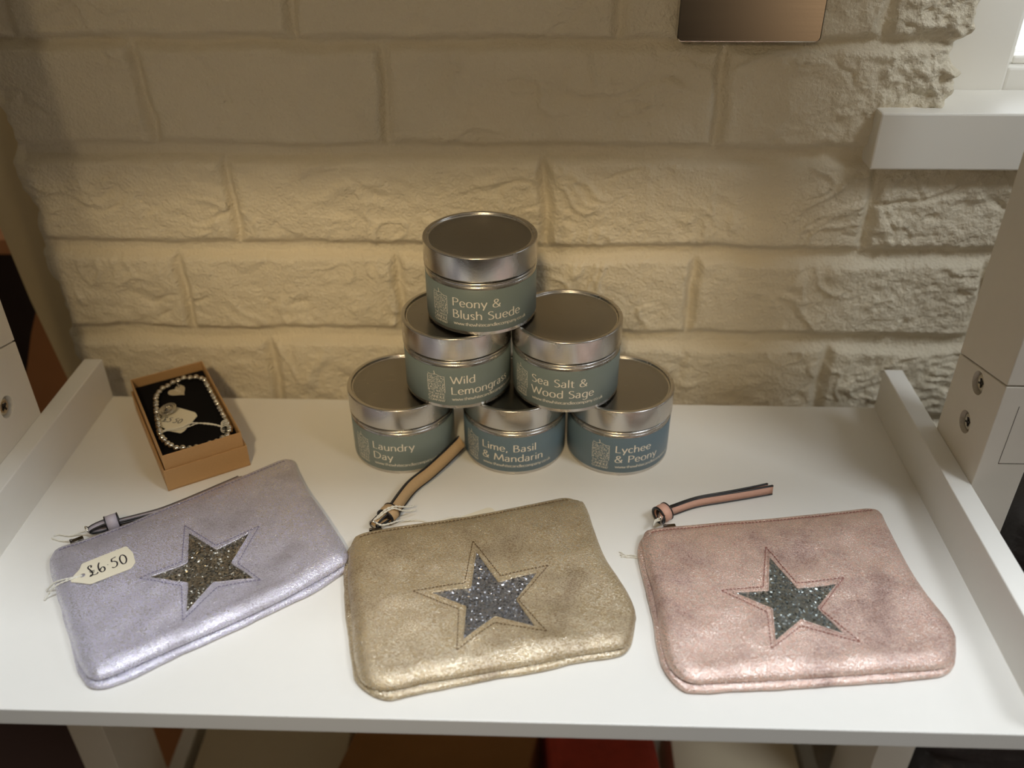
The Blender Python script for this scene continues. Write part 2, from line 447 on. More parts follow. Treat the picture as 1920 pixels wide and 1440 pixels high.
# ------------------------------------------------------------------ back wall (painted rough brick)
def wall_relief(X, Z):
    """distance the surface stands in front of the mortar bed, metres"""
    rows = [(.2760, .3440), (.2015, .2705), (.1235, .1905), (.0478, .1130), (-.0300, .0353)]
    joints = {0: [-.35, -.155, .062, .24], 1: [-.270, -.099, .1367, .40], 2: [-.2196, .0154, .2569, .47],
              3: [-.272, -.0983, .1328, .355], 4: [-.2116, .0124, .2476, .47]}
    z = -.0300
    k = 5
    while z > -1.0:
        rows.append((z - .0755, z - .0105))
        joints[k] = [v + (0.11 if k % 2 else 0) for v in (-.36, -.135, .09, .315, .54)]
        z -= .0755; k += 1
    z = .3440
    while z < 1.2:
        rows.append((z + .0085, z + .0755))
        joints[k] = [v + (0.11 if k % 2 else 0) for v in (-.36, -.135, .09, .315, .54)]
        z += .0755; k += 1
    wx = (fbm(X * 28 + 3, Z * 28 + 9, 3) - .5) * .0085
    wz = (fbm(X * 22 + 41, Z * 30 + 5, 3) - .5) * .0060
    Xw = X + wx; Zw = Z + wz
    D = np.full(X.shape, -1.0)
    for i, (a, b) in enumerate(rows):
        inside = (Zw > a - .004) & (Zw < b + .004)
        dz = np.minimum(Zw - a, b - Zw)
        dx = np.full(X.shape, 9.0)
        for j in joints[i]:
            dx = np.minimum(dx, np.abs(Xw - j) - .0026)
        d = np.minimum(dx, dz)
        D = np.where(inside, np.maximum(D, d), D)
    t = np.clip((D + .0035) / .0085, 0, 1)
    s = t * t * (3 - 2 * t)
    # long wrinkles and knife marks under the paint
    u = X * 26 + (fbm(X * 9, Z * 9, 3) - .5) * 9
    v = Z * 60 + X * 14 + (fbm(X * 12 + 7, Z * 14, 3) - .5) * 14
    n1 = fbm(u * .55, v * .55, 3)
    rid = np.clip(1 - np.abs(n1 - .5) * 14, 0, 1) ** 1.5
    mask = np.clip((fbm(X * 22 + 30, Z * 30 + 2, 2) - .42) * 5, 0, 1)
    u2 = X * 40 + Z * 30; v2 = Z * 75 - X * 30
    n2 = fbm(u2 * .4 + 9, v2 * .4, 3)
    rid2 = np.clip(1 - np.abs(n2 - .48) * 18, 0, 1)
    m2 = np.clip((fbm(X * 26 + 60, Z * 26 + 12, 2) - .5) * 6, 0, 1)
    rough = (fbm(X * 120, Z * 150, 4) - .5) * .0019 + (fbm(X * 38, Z * 45, 3) - .5) * .0030
    fine = (fbm(X * 420, Z * 460, 2) - .5) * .0009
    right = np.clip((X - .20) / .06, 0, 1) * np.clip((Z - .17) / .04, 0, 1) + .5 * np.clip((X - .25) / .03, 0, 1)
    rough2 = (fbm(X * 170 + 5, Z * 200 + 3, 4) - .5) * .0075 * right
    h = .0072 * s + (rid * mask * .0026 - rid2 * m2 * .0024) * s + rough * (.35 + .65 * s) + fine + rough2 * s
    return h

def build_wall():
    YB = .0375
    zf = np.concatenate([np.arange(-.80, -.12, .006), np.arange(-.12, .212, .0014)])
    zu = np.concatenate([[.212], np.arange(.2134, .330, .0014), np.arange(.332, .90, .008)])
    # left return, front, and (above) a return into the window opening
    xf = np.arange(-.370, .2401, .0014)
    xr_low = np.concatenate([np.arange(xf[-1] + .0014, .36, .0014), np.arange(.365, .90, .008)])
    verts = []; faces = []
    def left_edge(z):
        return -.3800 + (vnoise(z * 60 + 3, z * 0 + 1) - .5) * .005 + (vnoise(z * 190 + 3, z * 0 + 7) - .5) * .0025 + .0022 * np.clip(np.sin((z - .045) / .0755 * 2 * PI), -1, 1)
    def right_edge(z):
        return .2925 + (z - .25) * .05 + (vnoise(z * 75 + 9, z * 0 + 4) - .5) * .010 + (vnoise(z * 260 + 9, z * 0 + 2) - .5) * .005
    def sheet(zs, upper):
        rows = []
        for z in zs:
            le = float(left_edge(np.array([z]))[0])
            xs = [le + .0015, le + .0005, le, le + .0008, le + .0025, le + .005]
            ys = [.14, .075, .050, .042, .038, .0355]
            n = 0
            for x in (xf,):
                rows_x = x
            X = np.array(list(xf)); Zz = np.full(X.shape, z)
            H = YB - wall_relief(X, Zz)
            near = np.clip(1 - (X - le) / .008, 0, 1)
            H = H + near ** 2 * .004
            r = [(a, b, z) for a, b in zip(xs, ys)] + [(float(a), float(b), z) for a, b in zip(X, H)]
            if upper:
                re = float(right_edge(np.array([z]))[0])
                X2 = np.linspace(xf[-1], re - .001, 40)[1:]
                H2 = YB - wall_relief(X2, np.full(X2.shape, z))
                nr = np.clip(1 - (re - X2) / .010, 0, 1)
                H2 = H2 + nr ** 2 * .006
                r += [(float(a), float(b), z) for a, b in zip(X2, H2)]
                yl = r[-1][1]
                for q in np.linspace(0, 1, 46)[1:]:
                    yy = yl + .0015 + q * .085
                    xx = re + (fbm(np.array([yy * 130.]), np.array([z * 130.]), 4)[0] - .5) * .006 * min(1, q * 8)
                    r.append((xx, yy, z))
            else:
                H2 = YB - wall_relief(xr_low, np.full(xr_low.shape, z))
                r += [(float(a), float(b), z) for a, b in zip(xr_low, H2)]
            rows.append(r)
        base = len(verts)
        m = len(rows[0])
        for r in rows:
            verts.extend(r)
        for i in range(len(rows) - 1):
            for k in range(m - 1):
                a = base + i * m + k
                faces.append([a, a + 1, a + m + 1, a + m])
    sheet(zf.tolist() + [.212], False)
    sheet(zu.tolist(), True)
    o = mesh('wall_back', verts, faces, M_wall)
    struct(o)
    return o
build_wall()

# window opening at the right: sill board, frame, pane
win = link(bpy.data.objects.new('window_1', None)); win.location = (.40, .08, .19); struct(win)
V, F = box_vf(.2430, .80, .0165, .075, .1915, .2315, bev=.0014, seg=2)
mesh('window_sill', V, F, M_gloss, win, smooth=False)
fr = merge(box_vf(.2960, .3480, .075, .110, .2280, .80, bev=.002),
           box_vf(.3480, .80, .0765, .108, .2280, .2470, bev=.002),
           box_vf(.3480, .3540, .085, .108, .2470, .80, bev=.0015),
           box_vf(.3540, .80, .085, .108, .2470, .2530, bev=.0015))
mesh('window_frame', fr[0], fr[1], M_gloss, win, smooth=False)
V, F = box_vf(.3530, .80, .095, .098, .2520, .80, bev=0)
mesh('window_pane', V, F, M_glass, win, smooth=False)

# floor far below
struct(box('floor', (-1.6, 1.6, -1.6, 1.0, -.90, -.86), M_floor, bev=0))
# left of the brick pier: cream jamb board, set back
V = []
def prism(poly, y0, y1):
    n = len(poly)
    V = [(x, y0, z) for x, z in poly] + [(x, y1, z) for x, z in poly]
    F = [list(range(n))[::-1], list(range(n, 2 * n))]
    for i in range(n):
        j = (i + 1) % n
        F.append([i, j, n + j, n + i])
    return V, F
V, F = prism([(-.4445, .80), (-.4370, .12), (-.4315, .045), (-.4215, -.034), (-.4000, -.20), (-.360, -.80), (-.340, -.80), (-.340, .80)], .080, .100)
struct(mesh('trim_1', V, F, M_cream, smooth=False))

cab = thing('cupboard', 'dark wooden cupboard with a lighter shelf board, beyond the left edge of the brick wall', 'cupboard', (-.62, .30, -.86))
box('back_panel', (-.95, -.30, .42, .44, -.86, .80), M_darkwood, cab, bev=.001)
box('side_panel', (-.97, -.95, .16, .44, -.86, .80), M_darkwood, cab, bev=.001)
box('shelf', (-.95, -.385, .20, .42, .030, .046), M_brownwood, cab, bev=.001)
box('shelf', (-.95, -.385, .20, .42, -.30, -.284), M_darkwood, cab, bev=.001)
V, F = prism([(-.4310, .0490), (-.4570, -.0040), (-.5000, -.1100), (-.5400, -.86), (-.330, -.86), (-.330, -.08), (-.400, .0300)], .104, .150)
tag(mesh('wooden_board', V, F, M_brownwood, smooth=False), 'plain orange-brown wooden board standing behind the left end of the brick wall', 'board')

# ------------------------------------------------------------------ brushed steel plate on the wall
def round_rect(x0, x1, z0, z1, r, n=8):
    P = []
    for cx, cz, a in ((x1 - r, z1 - r, 0), (x0 + r, z1 - r, PI / 2), (x0 + r, z0 + r, PI), (x1 - r, z0 + r, 1.5 * PI)):
        for k in range(n + 1):
            t = a + PI / 2 * k / n
            P.append((cx + r * math.cos(t), cz + r * math.sin(t)))
    return P
P = round_rect(.0995, .1928, .2778, .3580, .0035)
V, F = prism(P[::-1], .0150, .0270)
o = mesh('metal_plate', V, F, M_steel, smooth=False)
bv = o.modifiers.new('bevel', 'BEVEL'); bv.width = .0008; bv.segments = 2; bv.limit_method = 'ANGLE'
tag(o, 'brushed stainless steel plate with rounded corners fixed high on the white brick wall', 'metal plate')

# ------------------------------------------------------------------ display shelf
XL, XR = -.3373, .2821
sh = thing('display_shelf', 'white tiered display shelf with side rails and square posts standing against the brick wall', 'shelf', (0, -.15, -.86))
box('shelf_board', (XL - .0002, XR + .0002, -.3017, -.0003, -.0130, 0.0), M_laminate, sh, bev=.0006)
for nm, x0, x1 in (('side_rail', XL - .0147, XL), ('side_rail', XR, XR + .0145)):
    box(nm, (x0, x1, -.3030, 0.0, -.0135, .0358), M_laminate, sh, bev=.0007)
box('lower_shelf_board', (XL - .0002, XR + .0002, -.3017, -.0003, -.450, -.437), M_laminate, sh, bev=.0006)
for x0, x1 in ((XL - .0147, XL), (XR, XR + .0145)):
    box('side_rail', (x0, x1, -.3030, 0.0, -.450, -.401), M_laminate, sh, bev=.0007)
box('upper_shelf_board', (XL - .0002, XR + .0002, -.3017, -.0003, .430, .443), M_laminate, sh, bev=.0006)
for x0, x1 in ((XL - .0147, XL), (XR, XR + .0145)):
    box('side_rail', (x0, x1, -.3030, 0.0, .430, .479), M_laminate, sh, bev=.0007)
PY0, PY1 = -.1391, -.0750
def post(x0, x1, side):
    # lower length, its top cut slanting up to the front, then the upper length
    g = .00050
    zb, zf = .0975, .1132
    def slab(za0, za1, zc0, zc1, nm):
        V = [(x0, PY0, za0), (x1, PY0, za0), (x1, PY1, zc0), (x0, PY1, zc0), (x0, PY0, za1), (x1, PY0, za1), (x1, PY1, zc1), (x0, PY1, zc1)]
        F = [[3, 2, 1, 0], [4, 5, 6, 7], [0, 1, 5, 4], [1, 2, 6, 5], [2, 3, 7, 6], [3, 0, 4, 7]]
        o = mesh(nm, V, F, M_post, sh, smooth=False)
        b = o.modifiers.new('bevel', 'BEVEL'); b.width = .0006; b.segments = 2
        return o
    lo = slab(-.86, zf - g, -.86, zb - g, 'post')
    up = slab(zf + g, .62, zb + g, .62, 'post')
    # screw counterbores cut into the face that looks inward
    xi = x1 if side < 0 else x0
    d = -1 if side > 0 else 1          # inward direction along x
    for (y, z) in ((-.1076, .0640), (-.1078, .0950)):
        M = Matrix.Translation((xi, y, z)) @ Matrix.Rotation(PI / 2 * d, 4, 'Y')
        # recess cutter
        cv, cf = lathe_vf([(0, -.0050), (.0079, -.0050), (.0079, .002), (0, .002)], 40, M)
        cut = mesh('screw_hole', cv, cf, M_post, None, smooth=False)
        bo = lo.modifiers.new('hole', 'BOOLEAN'); bo.operation = 'DIFFERENCE'; bo.object = cut; bo.solver = 'EXACT'
        CUTTERS.append((lo, cut))
        # pan head with a crosshead slot
        pr = [(0, -.0030), (.0012, -.0030), (.0014, -.0020), (.0044, -.0018), (.0060, -.0024), (.0064, -.0034), (.0064, -.0049), (0, -.0049)]
        sv, sf = lathe_vf(pr, 32, M)
        s = mesh('screw', sv, sf, M_screw, sh)
        c = []
        for a in (25, 115):
            Mx = M @ Matrix.Rotation(math.radians(a), 4, 'Z')
            c.append(box_vf(-.0031, .0031, -.00065, .00065, -.0026, -.0015, bev=.0001, frame=Mx))
        cvv, cff = merge(*c)
        mesh('slot', cvv, cff, M_black, s, smooth=False)
CUTTERS = []
post(XR + .0145, XR + .0450, 1)
post(XL - .0450, XL - .0147, -1)
# apply the counterbores so no helper objects remain
dg = bpy.context.evaluated_depsgraph_get()
done = {}
for lo, cut in CUTTERS:
    done.setdefault(lo, []).append(cut)
for lo, cuts in done.items():
    dg.update()
    ev = lo.evaluated_get(dg)
    me = bpy.data.meshes.new_from_object(ev)
    lo.modifiers.clear()
    lo.data = me
    for c in cuts:
        bpy.data.objects.remove(c, do_unlink=True)
# joint outline let into the right post's front
ln = merge(box_vf(.3085, .3088, PY0 - .00012, PY0 + .0001, .054, .0985), box_vf(.3085, .3270, PY0 - .00012, PY0 + .0001, .0537, .0541))
mesh('joint_line', ln[0], ln[1], M_seam, sh, smooth=False)

# ------------------------------------------------------------------ candle tins
HT = .05646; ZL = .0397; RL = .0385; RB = .0377
def arc(cx, cz, r, a0, a1, n=6):
    return [(cx + r * math.cos(math.radians(a0 + (a1 - a0) * k / n)), cz + r * math.sin(math.radians(a0 + (a1 - a0) * k / n))) for k in range(n + 1)]
BODY = [(0, .0008), (.0340, .0008), (.0350, 0.0)] + arc(RB - .0005, .0005, .0005, -90, 0) + [(RB, .0340)] + arc(RB - .0009, .0346, .0006, 0, 70, 3) + \
       [(.03690, .0356)] + arc(.03705, .0372, .0013, -80, 80, 6) + [(.0368, .0388), (.0368, .0430), (0, .0430)]
LID = [(.0375, ZL + .0006), (.0379, ZL)] + arc(.0379, ZL + .0006, .0006, -90, 0, 4) + [(RL, HT - .0010)] + arc(RL - .0009, HT - .0009, .0009, 0, 90, 6) + \
      arc(RL - .0022, HT - .0009, .0009, 90, 180, 4) + [(RL - .0033, HT - .0016), (RL - .0042, HT - .0018), (RL - .012, HT - .0017), (0, HT - .0016)]
LABELPROF = [(RB + .00012, .0026), (RB + .00022, .0027), (RB + .00022, .0334), (RB + .00012, .0335)]

def wrap(V2, theta0, r):
    out = []
    for x, z in V2:
        a = theta0 + x / RB
        out.append((r * math.sin(a), -r * math.cos(a), z))
    return out

def candle_logo(theta0):
    """the printed candle: a block of little curls, a wick, and three lines of capitals"""
    rnd = random.Random(5)
    parts = []
    W, z0, z1 = .0125, .0128, .0272
    def top(x):
        return z1 - .0012 + .0012 * math.sin(x * 900) * .6 - .0008 * (x / W)
    for i in range(11):
        for j in range(13):
            x = (i + .5 + rnd.uniform(-.3, .3)) * W / 11
            z = z0 + (j + .5 + rnd.uniform(-.3, .3)) * (z1 - z0) / 13
            if z > top(x):
                continue
            a = rnd.uniform(0, 2 * PI); r = rnd.uniform(.00034, .00062); sw = rnd.uniform(2.0, 4.2)
            pts = [(x + r * (1 - .10 * k) * math.cos(a + sw * k / 6), z + r * (1 - .06 * k) * math.sin(a + sw * k / 6)) for k in range(7)]
            parts.append(stroke_ribbon(pts, .00024, .00032))
    for sx in (0, W):
        parts.append(stroke_ribbon([(sx + rnd.uniform(-.0002, .0002), z0 + (z1 - z0 - .001) * k / 9) for k in range(10)], .00025, .0003))
    parts.append(stroke_ribbon(catmull([(W * .02, z1 + .0002), (W * .25, z1 - .0006), (W * .5, z1 + .0001), (W * .75, z1 - .0010), (W, z1 - .0012)], 6), .0003, .0003))
    parts.append(stroke_ribbon(catmull([(W * .42, z1 - .0005), (W * .44, z1 + .0012), (W * .40, z1 + .0026)], 5), .0003, .0005))
    for s, zz, cap in (('THE WHITE', .0106, .0015), ('CANDLE', .0077, .0022), ('COMPANY', .0052, .0017)):
        _, _, w = text2d(s, cap)
        V, F, _ = text2d(s, cap, hs=W / w, thin=.10, thick=.17, x0=0, y0=zz)
        parts.append((V, F))
    V2, F = merge(*parts)
    return wrap(V2, theta0, RB + .00032), F

def candle_tin(x, y, z, rot, lines, mlabel, label):
    t = thing('candle_tin', label, 'candle tin', (x, y, z), 'candle tins stacked in a pyramid')
    V, F = lathe_vf(BODY, 128); mesh('tin_body', V, F, M_tin, t, local=True)
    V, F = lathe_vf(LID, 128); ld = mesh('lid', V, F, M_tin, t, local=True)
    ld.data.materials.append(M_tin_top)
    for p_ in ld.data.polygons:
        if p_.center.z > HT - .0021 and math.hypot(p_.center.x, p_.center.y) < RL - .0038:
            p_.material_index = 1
    V, F = lathe_vf(LABELPROF, 128); lb = mesh('paper_label', V, F, mlabel, t, local=True)
    th = math.radians(rot)
    parts = []
    zz = [.0207, .0119] if len(lines) == 2 else [.0150]
    for s, zl in zip(lines, zz):
        V2, F2, w = text2d(s, .0060, hs=1.30, thin=.07, thick=.15, y0=zl, track=.05)
        parts.append((V2, F2))
    u = 'www.thewhitecandlecompany.co.uk'
    _, _, w = text2d(u, .0024)
    V2, F2, _ = text2d(u, .0024, hs=.0525 / w, thin=.09, thick=.15, x0=.0006, y0=.0069)
    parts.append((V2, F2))
    V2, F2 = merge(*parts)
    mesh('lettering', wrap(V2, th, RB + .00032), F2, M_print, lb, local=True, smooth=False)
    V, F = candle_logo(th - math.radians(25.5))
    mesh('candle_emblem', V, F, M_print, lb, local=True, smooth=False)
    return t

g = 'candle tins stacked in a pyramid'
candle_tin(-.0883, -.0568, .0002, -28, ['Laundry', 'Day'], M_label_green, 'silver candle tin on the shelf at the left end of the bottom row, sage label')
candle_tin(-.0050, -.0554, .0002, -36, ['Lime, Basil', '& Mandarin'], M_label_blue, 'silver candle tin in the middle of the bottom row, with blue-grey label')
candle_tin(.0724, -.0544, .0002, -7, ['Lychee', '& Peony'], M_label_blue, 'silver candle tin at the right end of the bottom row, emblem near its centre')
candle_tin(-.0456, -.0535, HT + .0003, -3, ['Wild', 'Lemongrass'], M_label_green, 'left silver candle tin of the middle row, resting on two tins')
candle_tin(.0317, -.0562, HT + .0003, -39, ['Sea Salt &', 'Wood Sage'], M_label_green, 'right silver candle tin of the middle row, resting on two tins')
candle_tin(-.0279, -.0488, HT * 2 + .0004, -26.5, ['Peony &', 'Blush Suede'], M_label_green, 'topmost silver candle tin of the pyramid, alone on its tier')

# ------------------------------------------------------------------ star purses
DATA = {
1: dict(
 top=[(-0.2998,-0.1915),(-0.2972,-0.1852),(-0.2859,-0.1785),(-0.275,-0.1711),(-0.2631,-0.1629),(-0.2495,-0.1516),(-0.2355,-0.1402),(-0.2161,-0.1245),(-0.199,-0.1106),(-0.1836,-0.0974),(-0.173,-0.0886),(-0.1696,-0.0869)],
 right=[(-0.1696,-0.0869),(-0.1656,-0.0898),(-0.1595,-0.1027),(-0.1473,-0.1235),(-0.1335,-0.1432),(-0.1233,-0.1585),(-0.1158,-0.17),(-0.1103,-0.1796),(-0.1081,-0.1875),(-0.109,-0.1925)],
 bot=[(-0.109,-0.1925),(-0.1153,-0.1992),(-0.129,-0.2122),(-0.1424,-0.2241),(-0.1617,-0.2391),(-0.1772,-0.2502),(-0.1939,-0.2616),(-0.2099,-0.2732),(-0.2192,-0.2801),(-0.2254,-0.2842),(-0.2297,-0.2858)],
 left=[(-0.2297,-0.2858),(-0.2353,-0.2842),(-0.2434,-0.2769),(-0.2501,-0.2682),(-0.2592,-0.2545),(-0.2682,-0.2415),(-0.2804,-0.2237),(-0.2909,-0.2079),(-0.2983,-0.1959),(-0.2998,-0.1915)],
 back=[(-0.2995,-0.190),(-0.2859,-0.1780),(-0.2631,-0.1622),(-0.2355,-0.1395),(-0.199,-0.1100),(-0.173,-0.0882),(-0.1690,-0.0868),(-0.1656,-0.0898),(-0.1473,-0.1235),(-0.1233,-0.1585),(-0.1100,-0.1785),(-0.1082,-0.1860),(-0.1086,-0.1937),(-0.1124,-0.2002),(-0.1248,-0.2136),(-0.1431,-0.2280),(-0.1690,-0.2480),(-0.1940,-0.2660),(-0.2092,-0.2786),(-0.2209,-0.2861),(-0.2268,-0.2884),(-0.2344,-0.2876),(-0.2410,-0.2825),(-0.2518,-0.2690),(-0.2600,-0.2555),(-0.2700,-0.2410),(-0.2820,-0.2230),(-0.2920,-0.2079),(-0.2995,-0.1960)],
 star=[(-0.215,-0.1728),(-0.1917,-0.1883),(-0.1744,-0.1712),(-0.179,-0.1989),(-0.1606,-0.2118),(-0.1855,-0.2155),(-0.1945,-0.2406),(-0.2012,-0.2166),(-0.2266,-0.2141),(-0.2066,-0.2004)],
 stit=[(-0.2195,-0.1665),(-0.1934,-0.1844),(-0.1703,-0.1652),(-0.1752,-0.1988),(-0.1572,-0.2125),(-0.1822,-0.219),(-0.1948,-0.2457),(-0.2041,-0.2190),(-0.2319,-0.2146),(-0.2105,-0.199)]),
2: dict(
 top=[(-0.1082,-0.1719),(-0.1053,-0.1677),(-0.0944,-0.1631),(-0.0754,-0.1578),(-0.0432,-0.1502),(-0.0171,-0.1426),(0.0094,-0.1339),(0.0297,-0.1272),(0.0386,-0.1263)],
 right=[(0.0386,-0.1263),(0.0443,-0.1292),(0.0476,-0.1388),(0.0498,-0.1505),(0.0535,-0.1692),(0.0577,-0.1852),(0.0642,-0.2005),(0.0694,-0.2134),(0.0721,-0.2245),(0.0721,-0.2322),(0.0702,-0.2412),(0.0672,-0.25),(0.0635,-0.2547)],
 bot=[(0.0635,-0.2547),(0.0561,-0.2568),(0.0335,-0.2616),(0.0112,-0.2678),(-0.0107,-0.2732),(-0.0323,-0.2785),(-0.0483,-0.2822),(-0.0639,-0.2872),(-0.0719,-0.2881)],
 left=[(-0.0719,-0.2881),(-0.0794,-0.2857),(-0.0849,-0.28),(-0.0877,-0.2727),(-0.0903,-0.2659),(-0.0931,-0.2546),(-0.0963,-0.24),(-0.1002,-0.2246),(-0.1044,-0.2085),(-0.1079,-0.1881),(-0.1085,-0.1792),(-0.1082,-0.1719)],
 back=[(-0.1090,-0.1719),(-0.1055,-0.1670),(-0.0944,-0.1625),(-0.0432,-0.1496),(0.0094,-0.1333),(0.0297,-0.1267),(0.0390,-0.1258),(0.0447,-0.1290),(0.0480,-0.1388),(0.0537,-0.1692),(0.0645,-0.2005),(0.0724,-0.2245),(0.0724,-0.2330),(0.0706,-0.2415),(0.0678,-0.2510),(0.0635,-0.2565),(0.0560,-0.2590),(0.0392,-0.2625),(0.0113,-0.2710),(-0.0107,-0.2757),(-0.0323,-0.2818),(-0.0482,-0.2862),(-0.0618,-0.2905),(-0.0681,-0.2914),(-0.0762,-0.2884),(-0.0846,-0.2821),(-0.0896,-0.2740),(-0.0980,-0.2453),(-0.1060,-0.2144),(-0.1112,-0.1850)],
 star=[(-0.026,-0.1838),(-0.0101,-0.2102),(0.0142,-0.2012),(0.0012,-0.2243),(0.0132,-0.246),(-0.0111,-0.2385),(-0.0287,-0.2581),(-0.029,-0.231),(-0.0514,-0.2214),(-0.0272,-0.2148)],
 stit=[(-0.0285,-0.1752),(-0.0091,-0.2052),(0.0203,-0.1956),(0.0023,-0.2243),(0.0194,-0.2488),(-0.0109,-0.243),(-0.0315,-0.2645),(-0.033,-0.2331),(-0.062,-0.2206),(-0.0311,-0.2116)]),
3: dict(
 top=[(0.0829,-0.1611),(0.0857,-0.1575),(0.0945,-0.1551),(0.1133,-0.1524),(0.1386,-0.1484),(0.164,-0.145),(0.1898,-0.1406),(0.2159,-0.1361),(0.2318,-0.1329),(0.2436,-0.131)],
 right=[(0.2436,-0.131),(0.2461,-0.1353),(0.2461,-0.1473),(0.2468,-0.1684),(0.2481,-0.19),(0.2509,-0.2087),(0.2546,-0.2234),(0.2565,-0.2334),(0.2564,-0.2418),(0.2531,-0.25),(0.2489,-0.2587),(0.243,-0.2634)],
 bot=[(0.243,-0.2634),(0.2336,-0.2653),(0.2123,-0.2675),(0.1806,-0.2709),(0.149,-0.2744),(0.1282,-0.2762),(0.1126,-0.2776),(0.1033,-0.2788)],
 left=[(0.1033,-0.2788),(0.0958,-0.2771),(0.0894,-0.2704),(0.0874,-0.2653),(0.0861,-0.2574),(0.0853,-0.2453),(0.0853,-0.2282),(0.0844,-0.2087),(0.0824,-0.193),(0.0816,-0.1764),(0.0816,-0.1661),(0.0829,-0.1611)],
 back=[(0.0825,-0.1606),(0.0857,-0.1570),(0.0945,-0.1546),(0.1386,-0.1479),(0.1898,-0.1401),(0.2318,-0.1324),(0.2440,-0.1306),(0.2465,-0.1353),(0.2472,-0.1684),(0.2485,-0.19),(0.2550,-0.2234),(0.2569,-0.2334),(0.2568,-0.2422),(0.2536,-0.2510),(0.2492,-0.2605),(0.2430,-0.2656),(0.2342,-0.2680),(0.202,-0.2722),(0.1702,-0.2756),(0.1388,-0.2788),(0.118,-0.2806),(0.1045,-0.2818),(0.0965,-0.2816),(0.0902,-0.2756),(0.0855,-0.2682),(0.0838,-0.2594),(0.0828,-0.2473),(0.0824,-0.2275),(0.0808,-0.208),(0.0790,-0.1922),(0.0782,-0.1773),(0.0797,-0.1665)],
 star=[(0.1595,-0.184),(0.1715,-0.2107),(0.1967,-0.2064),(0.18,-0.2261),(0.1911,-0.2459),(0.1679,-0.2362),(0.149,-0.2536),(0.1523,-0.2291),(0.1314,-0.2153),(0.1532,-0.2135)],
 stit=[(0.1592,-0.1756),(0.1718,-0.2068),(0.202,-0.2013),(0.1815,-0.2268),(0.1981,-0.2508),(0.1668,-0.2407),(0.1461,-0.2583),(0.1489,-0.2313),(0.125,-0.2135),(0.1508,-0.2105)]),
}

def seg_dist(P, line):
    """distance of every point to a polyline"""
    D = np.full(len(P), 9.0)
    for a, b in zip(line[:-1], line[1:]):
        ab = b - a
        t = np.clip(((P - a) @ ab) / max(ab @ ab, 1e-12), 0, 1)
        D = np.minimum(D, np.linalg.norm(P - (a + t[:, None] * ab), axis=1))
    return D

class Cushion:
    """the puffed front panel of a purse, as a height over the shelf"""
    def __init__(s, d, seed):
        nu, nv = 230, 170
        s.top = resample(catmull(d['top'], 6), nu); s.bot = resample(catmull(d['bot'], 6), nu)[::-1]
        s.right = resample(catmull(d['right'], 6), nv); s.left = resample(catmull(d['left'], 6), nv)[::-1]
        u = np.linspace(0, 1, nu)[None, :, None]; v = np.linspace(0, 1, nv)[:, None, None]
        T, B, L, R = s.top[None], s.bot[None], s.left[:, None], s.right[:, None]
        G_ = (1 - v) * T + v * B + (1 - u) * L + u * R - ((1 - u) * (1 - v) * s.top[0] + u * (1 - v) * s.top[-1] + (1 - u) * v * s.bot[0] + u * v * s.bot[-1])
        P = G_.reshape(-1, 2)
        s.nu, s.nv = nu, nv
        rest = [resample(s.right, 40), resample(s.bot, 50), resample(s.left, 40)]
        dt = seg_dist(P, resample(s.top, 50))
        dr = np.minimum(np.minimum(seg_dist(P, rest[0]), seg_dist(P, rest[1])), seg_dist(P, rest[2]))
        def puff(x, R):
            q = np.clip(1 - x / R, 0, 1)
            return np.sqrt(np.clip(1 - q ** 2, 0, 1))
        h = .0062 * puff(dr, .0105) * (.42 + .58 * puff(dt, .030)) 
        h += .0012 * np.clip(dt / .0010, 0, 1) * 0.6                       # the folded hem by the zip
        h -= .0006 * np.exp(-((dt - .0042) / .0007) ** 2)
        soft = np.clip(np.minimum(dr, dt) / .012, 0, 1)
        h += ((fbm(P[:, 0] * 26 + seed, P[:, 1] * 26 + seed * 2, 3) - .5) * .0034 + (fbm(P[:, 0] * 70 + seed, P[:, 1] * 70, 3) - .5) * .0009) * soft
        s.P = P; s.Z = .0046 + np.maximum(h, 0)
    def z(s, x, y):
        k = np.argmin((s.P[:, 0] - x) ** 2 + (s.P[:, 1] - y) ** 2)
        return float(s.Z[k])

def dashes(pts2, surf, pitch, length, r, lift):
    P = resample(pts2, max(4, int(np.linalg.norm(np.diff(np.array(pts2), axis=0), axis=1).sum() / pitch)))
    parts = []
    for a, b in zip(P[:-1], P[1:]):
        m = (a + b) / 2; d = (b - a) / max(np.linalg.norm(b - a), 1e-9) * length / 2
        q = []
        for k, (s_, lf) in enumerate(((-1, -.0002), (-.6, lift), (0, lift * 1.3), (.6, lift), (1, -.0002))):
            p = m + d * s_
            q.append((p[0], p[1], surf.z(p[0], p[1]) + lf))
        parts.append(tube_vf(q, r, 5))
    return merge(*parts)

